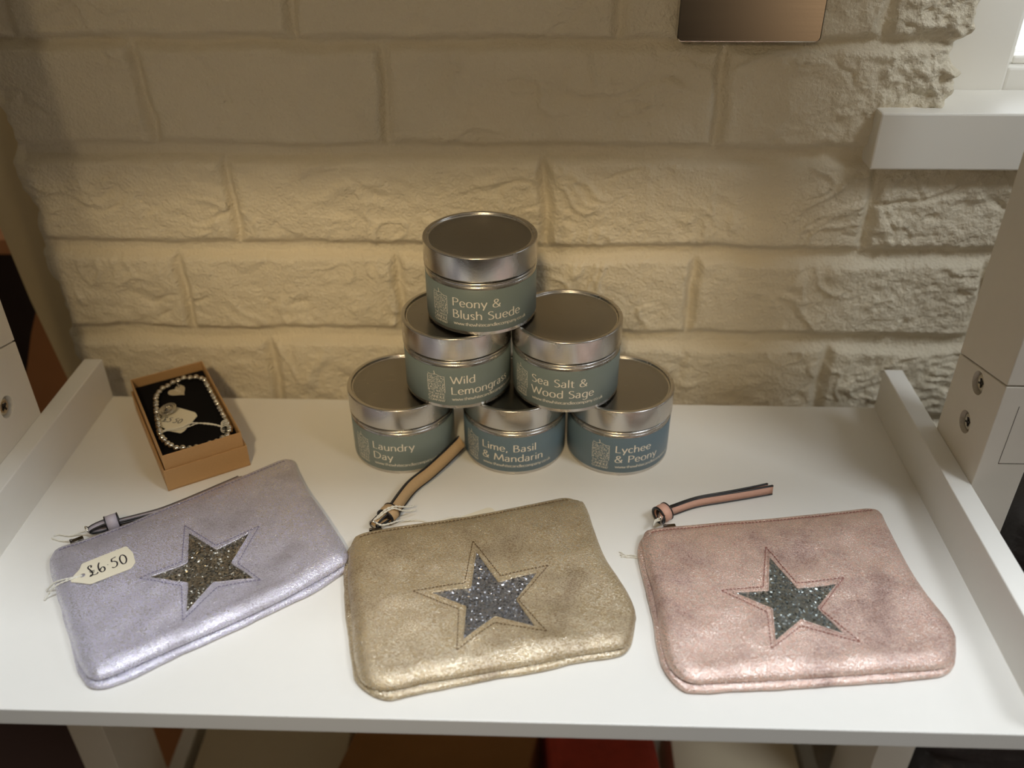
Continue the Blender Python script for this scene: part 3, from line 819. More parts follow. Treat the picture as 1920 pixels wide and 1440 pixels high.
def band_vf(path, wdir, width, thick, skew=0.0, lateral=0.0):
    """flat strap: returns face strip and the painted edges"""
    pts, T = frames_along(path)
    faceV, faceF, eV, eF = [], [], [], []
    n = len(pts)
    ctr = list(pts)
    for i in range(n):
        w = Vector(wdir[i] if isinstance(wdir, list) else wdir)
        w = (w - T[i] * w.dot(T[i])).normalized()
        nn = T[i].cross(w).normalized()
        pts[i] = ctr[i] + w * lateral
        e = max(0, (i / (n - 1) - .62) / .38) * skew
        S = T[i] * e
        c = [pts[i] + w * width / 2 + nn * thick / 2 - S, pts[i] - w * width / 2 + nn * thick / 2, pts[i] - w * width / 2 - nn * thick / 2, pts[i] + w * width / 2 - nn * thick / 2 - S]
        faceV += [tuple(q) for q in c]
        m = width / 2 + .0004; t2 = thick / 2 + .00022
        for sg in (1, -1):
            for a, b in ((m, t2), (m - .0008, t2), (m - .0008, -t2), (m, -t2)):
                eV.append(tuple(pts[i] + w * a * sg + nn * b - (S if sg > 0 else S * 0)))
    for i in range(n - 1):
        for k in range(4):
            faceF.append([i * 4 + k, i * 4 + (k + 1) % 4, i * 4 + 4 + (k + 1) % 4, i * 4 + 4 + k])
            for s_ in (0, 4):
                eF.append([i * 8 + s_ + k, i * 8 + s_ + (k + 1) % 4, i * 8 + 8 + s_ + (k + 1) % 4, i * 8 + 8 + s_ + k])
    faceF += [[0, 1, 2, 3], [(n - 1) * 4 + k for k in (3, 2, 1, 0)]]
    for s_ in (0, 4):
        eF += [[s_ + 0, s_ + 1, s_ + 2, s_ + 3], [(n - 1) * 8 + s_ + k for k in (3, 2, 1, 0)]]
    return (faceV, faceF), (eV, eF)

def axis_frame(c, ax, up=(0, 0, 1)):
    z = Vector(ax).normalized(); x = Vector(up).cross(z).normalized(); y = z.cross(x)
    M = Matrix.Identity(4)
    for i in range(3):
        M[i][0], M[i][1], M[i][2], M[i][3] = x[i], y[i], z[i], c[i]
    return M

def sleeve(t, c, ax, rx, rz, ln, mat, wall=.0011):
    """the turned-back collar of a zip pull with its painted rims"""
    M = axis_frame(c, ax) @ Matrix.Diagonal((1, rz / rx, 1, 1))
    prof = [(rx, -ln / 2), (rx + .0002, 0), (rx, ln / 2), (rx - wall, ln / 2), (rx - wall, -ln / 2)]
    V, F = lathe_vf(prof, 40, M, closed=True)
    k = mesh('collar', V, F, mat, t)
    rims = []
    for z in (-ln / 2, ln / 2):
        rims.append(lathe_vf([(rx + .0003, z - .0004), (rx + .0003, z + .0004), (rx - wall - .0003, z + .0004), (rx - wall - .0003, z - .0004)], 40, M, closed=True))
    V, F = merge(*rims)
    mesh('painted_rim', V, F, M_black, k)
    V, F = lathe_vf([(0, -ln * .36), (rx * .62, -ln * .36), (rx * .66, 0), (rx * .62, ln * .36), (0, ln * .36)], 24, M)
    mesh('dark_plug', V, F, M_black, k)  # black plug added so the collar's inside looks dark
    return k

def ring(c, ax, R, r, n=28):
    M = axis_frame(c, ax)
    pts = [tuple(M @ Vector((R * math.cos(a), R * 1.35 * math.sin(a), 0))) for a in [2 * PI * k / n for k in range(n)]]
    return tube_vf(pts, r, 8, closed=True)

SURF = {}
def purse(k, mat, glit, thr, strapm, label):
    d = DATA[k]
    s = Cushion(d, k * 7.7 + 2); SURF[k] = s
    c = s.P.mean(0)
    t = thing('zip_purse', label, 'purse', (c[0], c[1], 0), 'zip purses with a glitter star')
    V = [(p[0], p[1], z) for p, z in zip(s.P, s.Z)]
    F = []
    for j in range(s.nv - 1):
        for i in range(s.nu - 1):
            a = j * s.nu + i
            F.append([a, a + s.nu, a + s.nu + 1, a + 1])
    mesh('front_panel', V, F, mat, t)
    # back panel: a rounded slab that shows as the second fold of leather
    O = resample(catmull(d['back'], 6, True), 320, True)
    # shoelace orientation
    A = 0.5 * np.sum(O[:, 0] * np.roll(O[:, 1], -1) - np.roll(O[:, 0], -1) * O[:, 1])
    T = np.roll(O, -3, 0) - np.roll(O, 3, 0); T /= np.linalg.norm(T, axis=1, keepdims=True)
    Nn = np.stack([T[:, 1], -T[:, 0]], 1) * (1 if A > 0 else -1)
    wob = (fbm(O[:, 0] * 90, O[:, 1] * 90, 2) - .5) * .0012
    prof = [(-.0060, .0002), (-.0030, .0002), (-.0013, .0006), (-.0004, .0014), (0, .0024), (-.0003, .0034), (-.0010, .0041), (-.0022, .0045), (-.006, .0046)]
    V, F = [], []
    n = len(O)
    for off, z in prof:
        for p, nn, w in zip(O, Nn, wob):
            q = p + nn * (off + w)
            V.append((q[0], q[1], z + 0.2 * w if z > .001 else z))
    for i in range(len(prof) - 1):
        for j in range(n):
            F.append([i * n + j, i * n + (j + 1) % n, (i + 1) * n + (j + 1) % n, (i + 1) * n + j])
    F.append(list(range(n))[::-1])
    mesh('back_panel', V, F, mat, t)
    # glitter star
    st = np.array(d['star']); cen = st.mean(0)
    V, F = [], []
    nsub = 12
    for i in range(10):
        a, b = st[i], st[(i + 1) % 10]
        base = len(V)
        idx = {}
        for p in range(nsub + 1):
            for q in range(nsub + 1 - p):
                w0 = 1 - (p + q) / nsub
                pt = cen * w0 + a * p / nsub + b * q / nsub
                idx[(p, q)] = len(V)
                V.append((pt[0], pt[1], s.z(pt[0], pt[1]) + .00018))
        for p in range(nsub):
            for q in range(nsub - p):
                F.append([idx[(p, q)], idx[(p + 1, q)], idx[(p, q + 1)]])
                if q < nsub - p - 1:
                    F.append([idx[(p + 1, q)], idx[(p + 1, q + 1)], idx[(p, q + 1)]])
    bm = bmesh.new()
    vs = [bm.verts.new(v) for v in V]
    for f in F:
        bm.faces.new([vs[i] for i in f])
    bmesh.ops.remove_doubles(bm, verts=bm.verts, dist=.00002)
    bmesh.ops.recalc_face_normals(bm, faces=bm.faces)
    bm.verts.index_update()
    bm.normal_update()
    if sum(f.normal.z for f in bm.faces) < 0:
        bmesh.ops.reverse_faces(bm, faces=bm.faces)
    V = [tuple(v.co) for v in bm.verts]; F = [[v.index for v in f.verts] for f in bm.faces]
    bm.free()
    stm = mesh('star', V, F, glit, t, label='star of grey glitter set into the front')
    # raised cut edge of the panel around the star
    ring_pts = resample(np.vstack([st, st[:1]]), 220)[:-1]
    V, F = tube_vf([(p[0], p[1], s.z(p[0], p[1]) + .00022) for p in ring_pts], .00050, 6, closed=True)
    mesh('star_edge', V, F, mat, t)
    # stitching round the star and along the zip
    parts = []
    sp = np.array(d['stit'])
    for i in range(10):
        parts.append(dashes([sp[i], sp[(i + 1) % 10]], s, .0021, .0015, .00030, .00032))
    tp = resample(catmull(d['top'], 6), 200)
    Tt = np.gradient(tp, axis=0); Tt /= np.linalg.norm(Tt, axis=1, keepdims=True)
    nin = np.stack([Tt[:, 1], -Tt[:, 0]], 1)
    V, F = merge(*parts)
    mesh('stitching', V, F, thr, t)
    parts = []
    parts.append(dashes((tp + nin * .0040)[6:-6], s, .0024, .0018, .00030, .00035))
    V, F = merge(*parts)
    mesh('stitching', V, F, thr, t)
    # zip: teeth between the panels
    parts = []
    L = np.linalg.norm(np.diff(tp, axis=0), axis=1).sum()
    tt = resample(tp[8:-4] - nin[8:-4] * .0006, int(L / .0013))
    for a, b in zip(tt[:-1], tt[1:]):
        m = (a + b) / 2; dd = (b - a) / np.linalg.norm(b - a)
        ang = math.atan2(dd[1], dd[0])
        Mx = Matrix.Translation((m[0], m[1], .0048)) @ Matrix.Rotation(ang, 4, 'Z')
        parts.append(box_vf(-.0004, .0004, -.0011, .0011, -.0007, .0007, bev=.0002, seg=1, frame=Mx))
    parts.append(tube_vf([(p[0], p[1], .0045) for p in tt], .0006, 6))
    V, F = merge(*parts)
    zp = mesh('zip', V, F, strapm, t)
    return t

p1 = purse(1, M_lilac, M_gl1, M_st1, M_strap1, 'metallic lilac zip purse with grey glitter star, leftmost on the shelf')
p2 = purse(2, M_gold, M_gl2, M_st2, M_strap2, 'metallic gold zip purse with silver glitter star, below the candle tins')
p3 = purse(3, M_pink, M_gl3, M_st3, M_strap3, 'metallic rose pink zip purse with grey glitter star, nearest the right rail')

LOWER = 1
def zip_pull(t, path, wdir, width, mat, col_c, col_ax, rx, rz, ln, ring_c, ring_ax, ring_R, slider, gap=.0011, spread=0.0, skew=0.0, lateral=0.0):
    """the leather pull: two layers of strap, collar, loop, metal ring and slider"""
    path = catmull(path, 6)
    pts, T = frames_along(path)
    faces, edges = [], []
    for sg in (-1, 1):
        q = []
        for i, p in enumerate(pts):
            w = Vector(wdir); w = (w - T[i] * w.dot(T[i])).normalized(); nn = T[i].cross(w).normalized()
            f = i / (len(pts) - 1)
            q.append(p + nn * sg * (gap / 2 + spread * f * f) + T[i] * (.0012 * sg if i == len(pts) - 1 else 0))
        a, b = band_vf(q, wdir, width, .0009, skew, lateral * (1 if sg * LOWER > 0 else 0))
        faces.append(a); edges.append(b)
    V, F = merge(*faces)
    sp = mesh('pull_strap', V, F, mat, t)
    V, F = merge(*edges)
    mesh('painted_edge', V, F, M_black, sp, label='black painted strap edge')
    sleeve(sp, col_c, col_ax, rx, rz, ln, mat)
    # folded loop between collar and ring
    a = Vector(col_ax).normalized()
    c = Vector(col_c); rc = Vector(ring_c)
    lp = []
    side = a.cross(Vector((0, 0, 1))).normalized() * .0022
    upv = Vector((0, 0, 1)) * .0026
    for k in range(15):
        ph = PI * k / 14
        mid = c.lerp(rc, .12 + .88 * math.sin(ph))
        lp.append(tuple(mid + upv * math.cos(ph)))
    a_, b_ = band_vf(lp, tuple(side), .0046, .0010)
    lo = mesh('pull_loop', a_[0], a_[1], mat, t)
    mesh('painted_edge', b_[0], b_[1], M_black, lo, label='black painted loop edge')
    V, F = ring(ring_c, ring_ax, ring_R, .00045)
    mesh('metal_ring', V, F, M_chrome, t, label='small shiny metal ring')
    # slider body
    sx, sy, sz, ang = slider
    M = Matrix.Translation((sx, sy, sz)) @ Matrix.Rotation(ang, 4, 'Z')
    V, F = merge(box_vf(-.0042, .0042, -.0020, .0020, .0005, .0014, bev=.0004, frame=M), box_vf(-.0042, .0042, -.0020, .0020, -.0014, -.0005, bev=.0004, frame=M),
                 box_vf(-.0042, -.0022, -.0008, .0008, -.0012, .0028, bev=.0004, frame=M))
    mesh('zip_slider', V, F, M_gun, t, label='dark metal zip slider')

zip_pull(p1, [(-.2700, -.1577, .0058), (-.2600, -.1530, .0056), (-.2445, -.1450, .0054), (-.2303, -.1343, .0054), (-.2156, -.1222, .0056), (-.1990, -.1088, .0060)], (.5, -.8, .42), .0076, M_strap1,
         (-.2720, -.1592, .0066), (.86, .50, .04), .0052, .0060, .0080, (-.2850, -.1665, .0060), (.8, .5, .5), .0030, (-.2890, -.1765, .0060, .62), gap=.0012)
zip_pull(p2, [(-.0856, -.1409, .0056), (-.0765, -.1175, .0066), (-.0650, -.1025, .0082), (-.0545, -.0880, .0105), (-.0440, -.0715, .0128)], (.45, -.30, -.85), .0090, M_strap2,
         (-.0876, -.1462, .0078), (.46, .88, .02), .0064, .0056, .0078, (-.0965, -.1560, .0062), (.3, .9, .2), .0030, (-.0945, -.1606, .0050, .30), gap=.0012)
zip_pull(p3, [(.1040, -.1345, .0046), (.1226, -.1248, .0043), (.1430, -.1188, .0042), (.1588, -.1142, .0041), (.1766, -.1086, .0040)], (0, .12, 1), .0068, M_strap3,
         (.0978, -.1400, .0070), (.80, .58, .06), .0062, .0062, .0072, (.0955, -.1470, .0076), (.9, .1, .2), .0030, (.1010, -.1530, .0062, .16), gap=.0013, spread=.0010)

# ------------------------------------------------------------------ bracelet box
U = Vector((.851, .525, 0)).normalized(); W = Vector((-.525, .851, 0)).normalized()
BC = Vector((-.2550, -.0535, 0))
BF = Matrix.Identity(4)
for i in range(3):
    BF[i][0], BF[i][1], BF[i][2], BF[i][3] = U[i], W[i], (0, 0, 1)[i], BC[i]
bx = thing('bracelet_box', 'open brown kraft card gift box set inside its lid, left rear of the shelf', 'box', tuple(BC))
def open_box(hx, hy, z0, z1, th):
    """thin-walled tray"""
    return merge(box_vf(-hx, hx, -hy, hy, z0, z0 + th, bev=.0001, frame=BF),
                 box_vf(-hx, hx, -hy, -hy + th, z0 + th * .2, z1, bev=.00025, frame=BF), box_vf(-hx, hx, hy - th, hy, z0 + th * .2, z1, bev=.00025, frame=BF),
                 box_vf(-hx, -hx + th, -hy + th * .5, hy - th * .5, z0 + th * .2, z1, bev=.00025, frame=BF), box_vf(hx - th, hx, -hy + th * .5, hy - th * .5, z0 + th * .2, z1, bev=.00025, frame=BF))
V, F = open_box(.0297, .0582, .0002, .0182, .0011); mesh('lid', V, F, M_kraft, bx, smooth=False)
V, F = open_box(.0280, .0563, .0014, .0296, .0010); mesh('tray', V, F, M_kraft, bx, smooth=False)
V, F = box_vf(-.0269, .0269, -.0552, .0552, .0026, .0222, bev=.0010, seg=3, frame=BF); mesh('cushion', V, F, M_foam, bx, smooth=False, label='black foam cushion')

# bracelet lying on the cushion
BR = [(-0.2828,-0.038),(-0.2789,-0.0499),(-0.2743,-0.0614),(-0.268,-0.0753),(-0.2615,-0.0888),(-0.2535,-0.0978),(-0.2461,-0.1028),(-0.238,-0.1033),(-0.2303,-0.1024),(-0.2234,-0.099),(-0.2185,-0.0943),(-0.2137,-0.0888),(-0.2132,-0.0807),(-0.2173,-0.0712),(-0.2265,-0.0544),(-0.2352,-0.0367),(-0.2406,-0.0277),(-0.2493,-0.0169),(-0.2578,-0.0123),(-0.265,-0.0122),(-0.2714,-0.0143),(-0.2763,-0.0208),(-0.2814,-0.0287)]
inv = BF.inverted()
def clampbox(p, r):
    q = inv @ Vector((p[0], p[1], 0))
    q.x = max(-.0269 + r, min(.0269 - r, q.x)); q.y = max(-.0552 + r, min(.0552 - r, q.y))
    w = BF @ q
    return (w.x, w.y)
BZ = .0246
rb = .00242
lp = [clampbox((p[0], p[1] + .0030), rb + .0006) for p in catmull(BR, 6, True)]
L = np.linalg.norm(np.diff(np.vstack([lp, lp[:1]]), axis=0), axis=1).sum()
nb = int(L / .0048)
beads = resample(lp, nb, True)
br = thing('bracelet', 'silver bead bracelet with heart and disc charms lying in the kraft box', 'bracelet', (-.247, -.058, .0224))
V, F = tube_vf([(p[0], p[1], BZ) for p in resample(lp, 160, True)], .0005, 6, closed=True)
mesh('elastic_cord', V, F, M_silver, br)
bvf = lathe_vf([(.00001, -rb)] + [(rb * math.cos(a), rb * math.sin(a)) for a in np.linspace(-PI / 2 + .25, PI / 2 - .25, 9)] + [(.00001, rb)], 16)
bead0 = None
for i, p in enumerate(beads):
    zz = BZ + (.0006 if i % 2 else 0)
    if bead0 is None:
        bead0 = mesh('bead', bvf[0], bvf[1], M_silver, br, local=True)
        o = bead0
    else:
        o = bead0.copy(); link(o); o.parent = br
    o.location = (p[0] + .247, p[1] + .058, zz - .0224)
# heart charm
def heart(n=40):
    P = []
    for k in range(n):
        a = 2 * PI * k / n
        x = 16 * math.sin(a) ** 3; y = 13 * math.cos(a) - 5 * math.cos(2 * a) - 2 * math.cos(3 * a) - math.cos(4 * a)
        P.append((x / 16, y / 16))
    return P
HC = Vector((-.2690, -.0275, .0240))
ax = math.atan2(-.50, .86) + PI / 2          # the point of the heart looks to the front right
Mh = Matrix.Translation(HC) @ Matrix.Rotation(ax, 4, 'Z') @ Matrix.Rotation(math.radians(8), 4, 'X')
hp = [(x * .0072, y * .0072) for x, y in heart()]
V = [tuple(Mh @ Vector((x, y, z))) for z in (-.0004, .0004) for x, y in hp]
n = len(hp)
F = [list(range(n))[::-1], list(range(n, 2 * n))] + [[i, (i + 1) % n, n + (i + 1) % n, n + i] for i in range(n)]
ch = mesh('heart_charm', V, F, M_silver, br, smooth=False, label='flat silver heart charm')
V2, F2, w = text2d('Love', .0026, hs=1.1, thin=.12, thick=.16)
Mt = Mh @ Matrix.Translation((0, .0010, .00047)) @ Matrix.Rotation(math.radians(100), 4, 'Z') @ Matrix.Translation((-w / 2, -.001, 0))
mesh('engraving', [tuple(Mt @ Vector((x, y, 0))) for x, y in V2], F2, M_tag, ch, smooth=False)
V, F = ring((-.2700, -.0200, .0247), (.6, .3, .5), .0018, .0004); mesh('jump_ring', V, F, M_silver, br)
# disc charm, tipped up on the tag
DC = (-.2664, -.0560, .0272)
Md = axis_frame(DC, (-.18, -.10, 1))
V, F = lathe_vf([(0, -.0004), (.0062, -.0006), (.0067, -.0002), (.0068, .0004), (.0064, .0010), (.0057, .0006), (.0052, .0004), (.0047, .0009), (.0041, .0004), (.0020, .0004), (.0012, .0009), (0, .0011)], 48, Md)
dc = mesh('disc_charm', V, F, M_silver, br, label='round silver charm with raised rim')
parts = [tube_vf([tuple(Md @ Vector((.0034 * math.cos(a), .0034 * math.sin(a), .0006))) for a in np.linspace(q, q + .8, 6)], .0003, 5) for q in (0, 1.3, 2.6, 3.9, 5.2)]
V, F = merge(*parts); mesh('relief', V, F, M_silver, dc)
V, F = ring((-.2695, -.0640, .0268), (.3, .9, .2), .0022, .0004); mesh('jump_ring', V, F, M_silver, br)

# ------------------------------------------------------------------ price tags
def card_tag(name, poly, zfun, hole, label, group=None, th=.00045):
    P = poly
    c = np.mean(np.array(P), 0)
    t = thing(name, label, 'price tag', (c[0], c[1], zfun(c[0], c[1])), group)
    bm = bmesh.new()
    out = [bm.verts.new((x, y, 0)) for x, y in P]
    edges = [bm.edges.new((out[i], out[(i + 1) % len(out)])) for i in range(len(out))]
    if hole:
        hx, hy, hr = hole
        hv = [bm.verts.new((hx + hr * math.cos(2 * PI * k / 16), hy + hr * math.sin(2 * PI * k / 16), 0)) for k in range(16)]
        edges += [bm.edges.new((hv[i], hv[(i + 1) % 16])) for i in range(16)]
    bmesh.ops.triangle_fill(bm, edges=edges, use_beauty=True)
    r = bmesh.ops.extrude_face_region(bm, geom=list(bm.faces))
    up = [g for g in r['geom'] if isinstance(g, bmesh.types.BMVert)]
    for v in up:
        v.co.z += th
    bmesh.ops.recalc_face_normals(bm, faces=bm.faces)
    for v in bm.verts:
        v.co.z += zfun(v.co.x, v.co.y)
    bm.verts.index_update()
    V = [tuple(v.co) for v in bm.verts]; F = [[v.index for v in f.verts] for f in bm.faces]
    bm.free()
    body = mesh('tag_card', V, F, M_tag, t, smooth=False)
    return t, body

def write_on(t, s, o2, dx, cap, zf, lift, hs=1.0, slant=0.0, thin=.05, thick=.075):
    """handwriting from baseline start o2 along direction dx"""
    dx = np.array(dx, float); dx /= np.linalg.norm(dx); dy = np.array((-dx[1], dx[0])) + dx * slant
    V2, F2, w = text2d(s, cap, hs=hs, thin=thin, thick=thick, track=.06)
    V = []
    for x, y in V2:
        p = np.array(o2) + dx * x + dy * y
        V.append((p[0], p[1], zf(p[0], p[1]) + lift))
    mesh('writing', V, F2, M_ink, t, smooth=False, label='handwritten price in black ink')

def rounded(poly, r=.0012, n=4):
    out = []
    P = [np.array(p, float) for p in poly]
    for i in range(len(P)):
        a, b, c = P[i - 1], P[i], P[(i + 1) % len(P)]
        d1 = (a - b) / np.linalg.norm(a - b); d2 = (c - b) / np.linalg.norm(c - b)
        rr = min(r, np.linalg.norm(a - b) * .4, np.linalg.norm(c - b) * .4)
        s, e = b + d1 * rr, b + d2 * rr
        for k in range(n + 1):
            q = k / n
            out.append(tuple((1 - q) ** 2 * s + 2 * q * (1 - q) * b + q * q * e))
    return out

def cord(t, paths, r=.00052, name='string'):
    """two-ply twisted thread"""
    parts = []
    for path in paths:
        pts = [Vector(p) for p in catmull(path, 10)]
        for ph in (0, PI):
            q = []
            s = 0
            for i, p in enumerate(pts):
                if i:
                    s += (p - pts[i - 1]).length
                a = s / .0011 * 1.2 + ph
                tg = (pts[min(i + 1, len(pts) - 1)] - pts[max(i - 1, 0)]).normalized()
                x = tg.cross(Vector((0, 0, 1)))
                x = x.normalized() if x.length > 1e-3 else Vector((1, 0, 0))
                y = x.cross(tg)
                q.append(tuple(p + (x * math.cos(a) + y * math.sin(a)) * r * .6))
            parts.append(tube_vf(q, r * .62, 5))
    V, F = merge(*parts)
    return mesh(name, V, F, M_string, t)

# tag lying on the lilac purse: a gentle plane over the fabric
s1 = SURF[1]
TAG1 = [(-.2730, -.2190), (-.2732, -.2145), (-.2715, -.2085), (-.2722, -.2040), (-.2500, -.1880), (-.2436, -.1935), (-.2388, -.2018), (-.2395, -.2068), (-.2600, -.2205), (-.2660, -.2196)]
cpts = np.array(TAG1); zs_ = np.array([s1.z(*p) for p in cpts])
A_ = np.c_[cpts, np.ones(len(cpts))]; co, *_ = np.linalg.lstsq(A_, zs_, rcond=None)
gx = np.array([(a, b) for a in np.linspace(-.274, -.238, 14) for b in np.linspace(-.222, -.187, 14) if seg_dist(np.array([[a, b]]), cpts)[0] < .012])
lift = max(0, max(s1.z(a, b) - (co[0] * a + co[1] * b + co[2]) for a, b in gx)) + .0003
z1 = lambda x, y: co[0] * x + co[1] * y + co[2] + lift
t1, _ = card_tag('price_tag', rounded(TAG1), z1, (-.2676, -.2136, .0017), 'cream price tag marked £6.50 lying on the lilac purse', 'handwritten price tags')
write_on(t1, '£6-50', (-.2640, -.2150), (.0205, .0125), .0092, z1, .0005, hs=.86, thin=.07, thick=.10)
cord(t1, [[(-.2678, -.2136, z1(-.2678, -.2136) + .0003), (-.2725, -.2160, z1(-.2725, -.216) + .0008), (-.2790, -.2168, .0118), (-.2838, -.2170, .0098), (-.2880, -.2165, .0060), (-.2925, -.2160, .0010)],
          [(-.2678, -.2136, z1(-.2678, -.2136) + .0003), (-.2730, -.2172, z1(-.273, -.217) + .0008), (-.2800, -.2190, .0108), (-.2845, -.2205, .0080), (-.2885, -.2215, .0030), (-.2905, -.2235, .0008)]])
cord(t1, [[(-.2870, -.1672, .0062), (-.2930, -.1660, .0030), (-.3000, -.1668, .0012), (-.3075, -.1655, .0008), (-.3105, -.1668, .0008)],
          [(-.2930, -.1730, .0040), (-.2985, -.1722, .0016), (-.3050, -.1710, .0008), (-.3110, -.1688, .0008)]], name='string')

# tag half hidden behind the gold purse
TAG2 = [(-.0395, -.1560), (-.0390, -.1410), (-.0372, -.1378), (-.0215, -.1288), (-.0180, -.1292), (-.0112, -.1372), (-.0112, -.1500), (-.0250, -.1560)]
z2 = lambda x, y: .0003
TAG2 = [(-.0403, -.1440), (-.0395, -.1402), (-.0218, -.1303), (-.0188, -.1304), (-.0118, -.1390), (-.0118, -.1402), (-.0150, -.1414), (-.0300, -.1457)]
t2, _ = card_tag('price_tag', rounded(TAG2), z2, None, 'blank pale price tag showing from behind the top edge of the gold purse', 'handwritten price tags')
cord(t2, [[(-.0968, -.1545, .0085), (-.0925, -.1530, .0125), (-.0880, -.1500, .0152), (-.0830, -.1470, .0150), (-.0780, -.1438, .0120), (-.0735, -.1385, .0080), (-.0712, -.1355, .0060)],
          [(-.0968, -.1545, .0085), (-.0930, -.1545, .0115), (-.0885, -.1525, .0146), (-.0835, -.1485, .0146), (-.0775, -.1455, .0100), (-.0725, -.1408, .0060), (-.0706, -.1392, .0050)],
          [(-.0960, -.1560, .0090), (-.0905, -.1590, .0090), (-.0850, -.1560, .0080), (-.0800, -.1490, .0045), (-.0740, -.1460, .0020), (-.0670, -.1450, .0010), (-.0600, -.1475, .0008)],
          [(-.0610, -.1470, .0008), (-.0520, -.1440, .0010), (-.0460, -.1420, .0014), (-.0395, -.1410, .0014)]], r=.00060)

# thread end beside the pink purse belongs to it
cord(p3, [[(.0830, -.1790, .0025), (.0760, -.1762, .0010), (.0710, -.1760, .0008), (.0672, -.1738, .0009)],
          [(.0825, -.1780, .0030), (.0762, -.1748, .0012), (.0712, -.1742, .0008), (.0678, -.1762, .0008)],
          [(.0710, -.1750, .0008), (.0680, -.1722, .0010), (.0668, -.1712, .0008)]], r=.00042, name='tag_string')
cord(p3, [[(.0905, -.1510, .0075), (.0925, -.1490, .0095), (.0960, -.1472, .0090)], [(.0900, -.1520, .0070), (.0922, -.1500, .0088), (.0962, -.1480, .0082)]], r=.0006, name='tag_string')

# tag in the bracelet box
TAG3 = [(-.2700, -.0600), (-.2641, -.0481), (-.2462, -.0557), (-.2430, -.0600), (-.2465, -.0789), (-.2484, -.0817), (-.2580, -.0790), (-.2669, -.0726)]
z3 = lambda x, y: .0240 + (x + .255) * .02
t3, _ = card_tag('price_tag', rounded(TAG3, .0010), z3, None, 'cream price tag marked £5.50 lying on black foam inside the bracelet box', 'handwritten price tags')
write_on(t3, '£5-50', (-.2682, -.0672), (.0184, -.0037), .0058, z3, .0006, hs=.88, thin=.09, thick=.12)
cord(t3, [[(-.2640, -.0815, .0238), (-.2599, -.0806, .0262), (-.2502, -.0776, .0265), (-.2450, -.0734, .0266), (-.2406, -.0718, .0266), (-.2319, -.0730, .0266), (-.2249, -.0742, .0266), (-.2194, -.0761, .0264)],
          [(-.2645, -.0822, .0238), (-.2596, -.0813, .0258), (-.2497, -.0790, .0260), (-.2434, -.0757, .0263), (-.2386, -.0728, .0268), (-.2321, -.0723, .0268), (-.2251, -.0735, .0266), (-.2196, -.0754, .0264)]], r=.00045)
for_w = []
for k in range(4):
    c0 = Vector((-.2170 - k * .0006, -.0765 + k * .0022, .0248))
    M = axis_frame(c0, (.35, -.9, .1))
    for_w.append(tube_vf([tuple(M @ Vector((.0030 * math.cos(a), .0030 * math.sin(a), 0))) for a in np.linspace(0, 2 * PI, 20, endpoint=False)], .0004, 5, closed=True))
V, F = merge(*for_w); mesh('string', V, F, M_string, t3)

# ------------------------------------------------------------------ things on the lower shelf
LZ = -.4366
o = box('storage_box', (-.325, -.175, -.150, -.012, LZ, -.395), M_creambox, bev=.001)
tag(o, 'cream cardboard box on the lower shelf, left of the brown paper parcel', 'box')
Mx = Matrix.Translation((-.075, -.090, -.385)) @ Matrix.Rotation(math.radians(-14), 4, 'Z')
V, F = box_vf(-.085, .085, -.06, .06, -.0518, .050, bev=.004, frame=Mx)
o = mesh('paper_parcel', V, F, M_kbrown, smooth=False)
tag(o, 'brown paper parcel on the lower shelf, beside the red fabric', 'parcel')
Mx = Matrix.Translation((.075, -.080, -.392)) @ Matrix.Rotation(math.radians(6), 4, 'Z')
V, F = box_vf(-.050, .050, -.06, .06, -.0448, .070, bev=.008, frame=Mx)
o = mesh('folded_cloth', V, F, M_red, smooth=False)
tag(o, 'folded red patterned cloth on the lower shelf, right of the brown parcel', 'cloth')
o = box('gift_box', (.145, .262, -.120, -.015, LZ, -.352), M_creambox, bev=.001)
tag(o, 'pale cream box on the lower shelf, right of the red cloth', 'box')
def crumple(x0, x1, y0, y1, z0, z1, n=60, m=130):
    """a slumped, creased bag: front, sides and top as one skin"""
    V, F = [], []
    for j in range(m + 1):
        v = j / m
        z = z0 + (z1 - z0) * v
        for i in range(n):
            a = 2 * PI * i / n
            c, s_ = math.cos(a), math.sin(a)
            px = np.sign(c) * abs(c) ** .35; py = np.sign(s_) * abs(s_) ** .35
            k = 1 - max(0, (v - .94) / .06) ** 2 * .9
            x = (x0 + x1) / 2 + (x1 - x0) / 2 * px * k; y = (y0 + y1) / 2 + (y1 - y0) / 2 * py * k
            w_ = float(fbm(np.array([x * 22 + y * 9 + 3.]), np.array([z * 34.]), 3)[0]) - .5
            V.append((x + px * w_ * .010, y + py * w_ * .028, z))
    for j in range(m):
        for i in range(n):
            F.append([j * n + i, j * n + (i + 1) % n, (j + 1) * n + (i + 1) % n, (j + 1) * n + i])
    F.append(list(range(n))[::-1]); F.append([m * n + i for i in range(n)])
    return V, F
V, F = crumple(.350, .640, -.125, -.020, -.858, .030)  # black form added where the wall lies in shade
o = mesh('shaded_wall_standin', V, F, M_shaded_wall)
tag(o, 'tall glossy black crumpled bag added for the shaded wall, beyond the right post', 'standin')

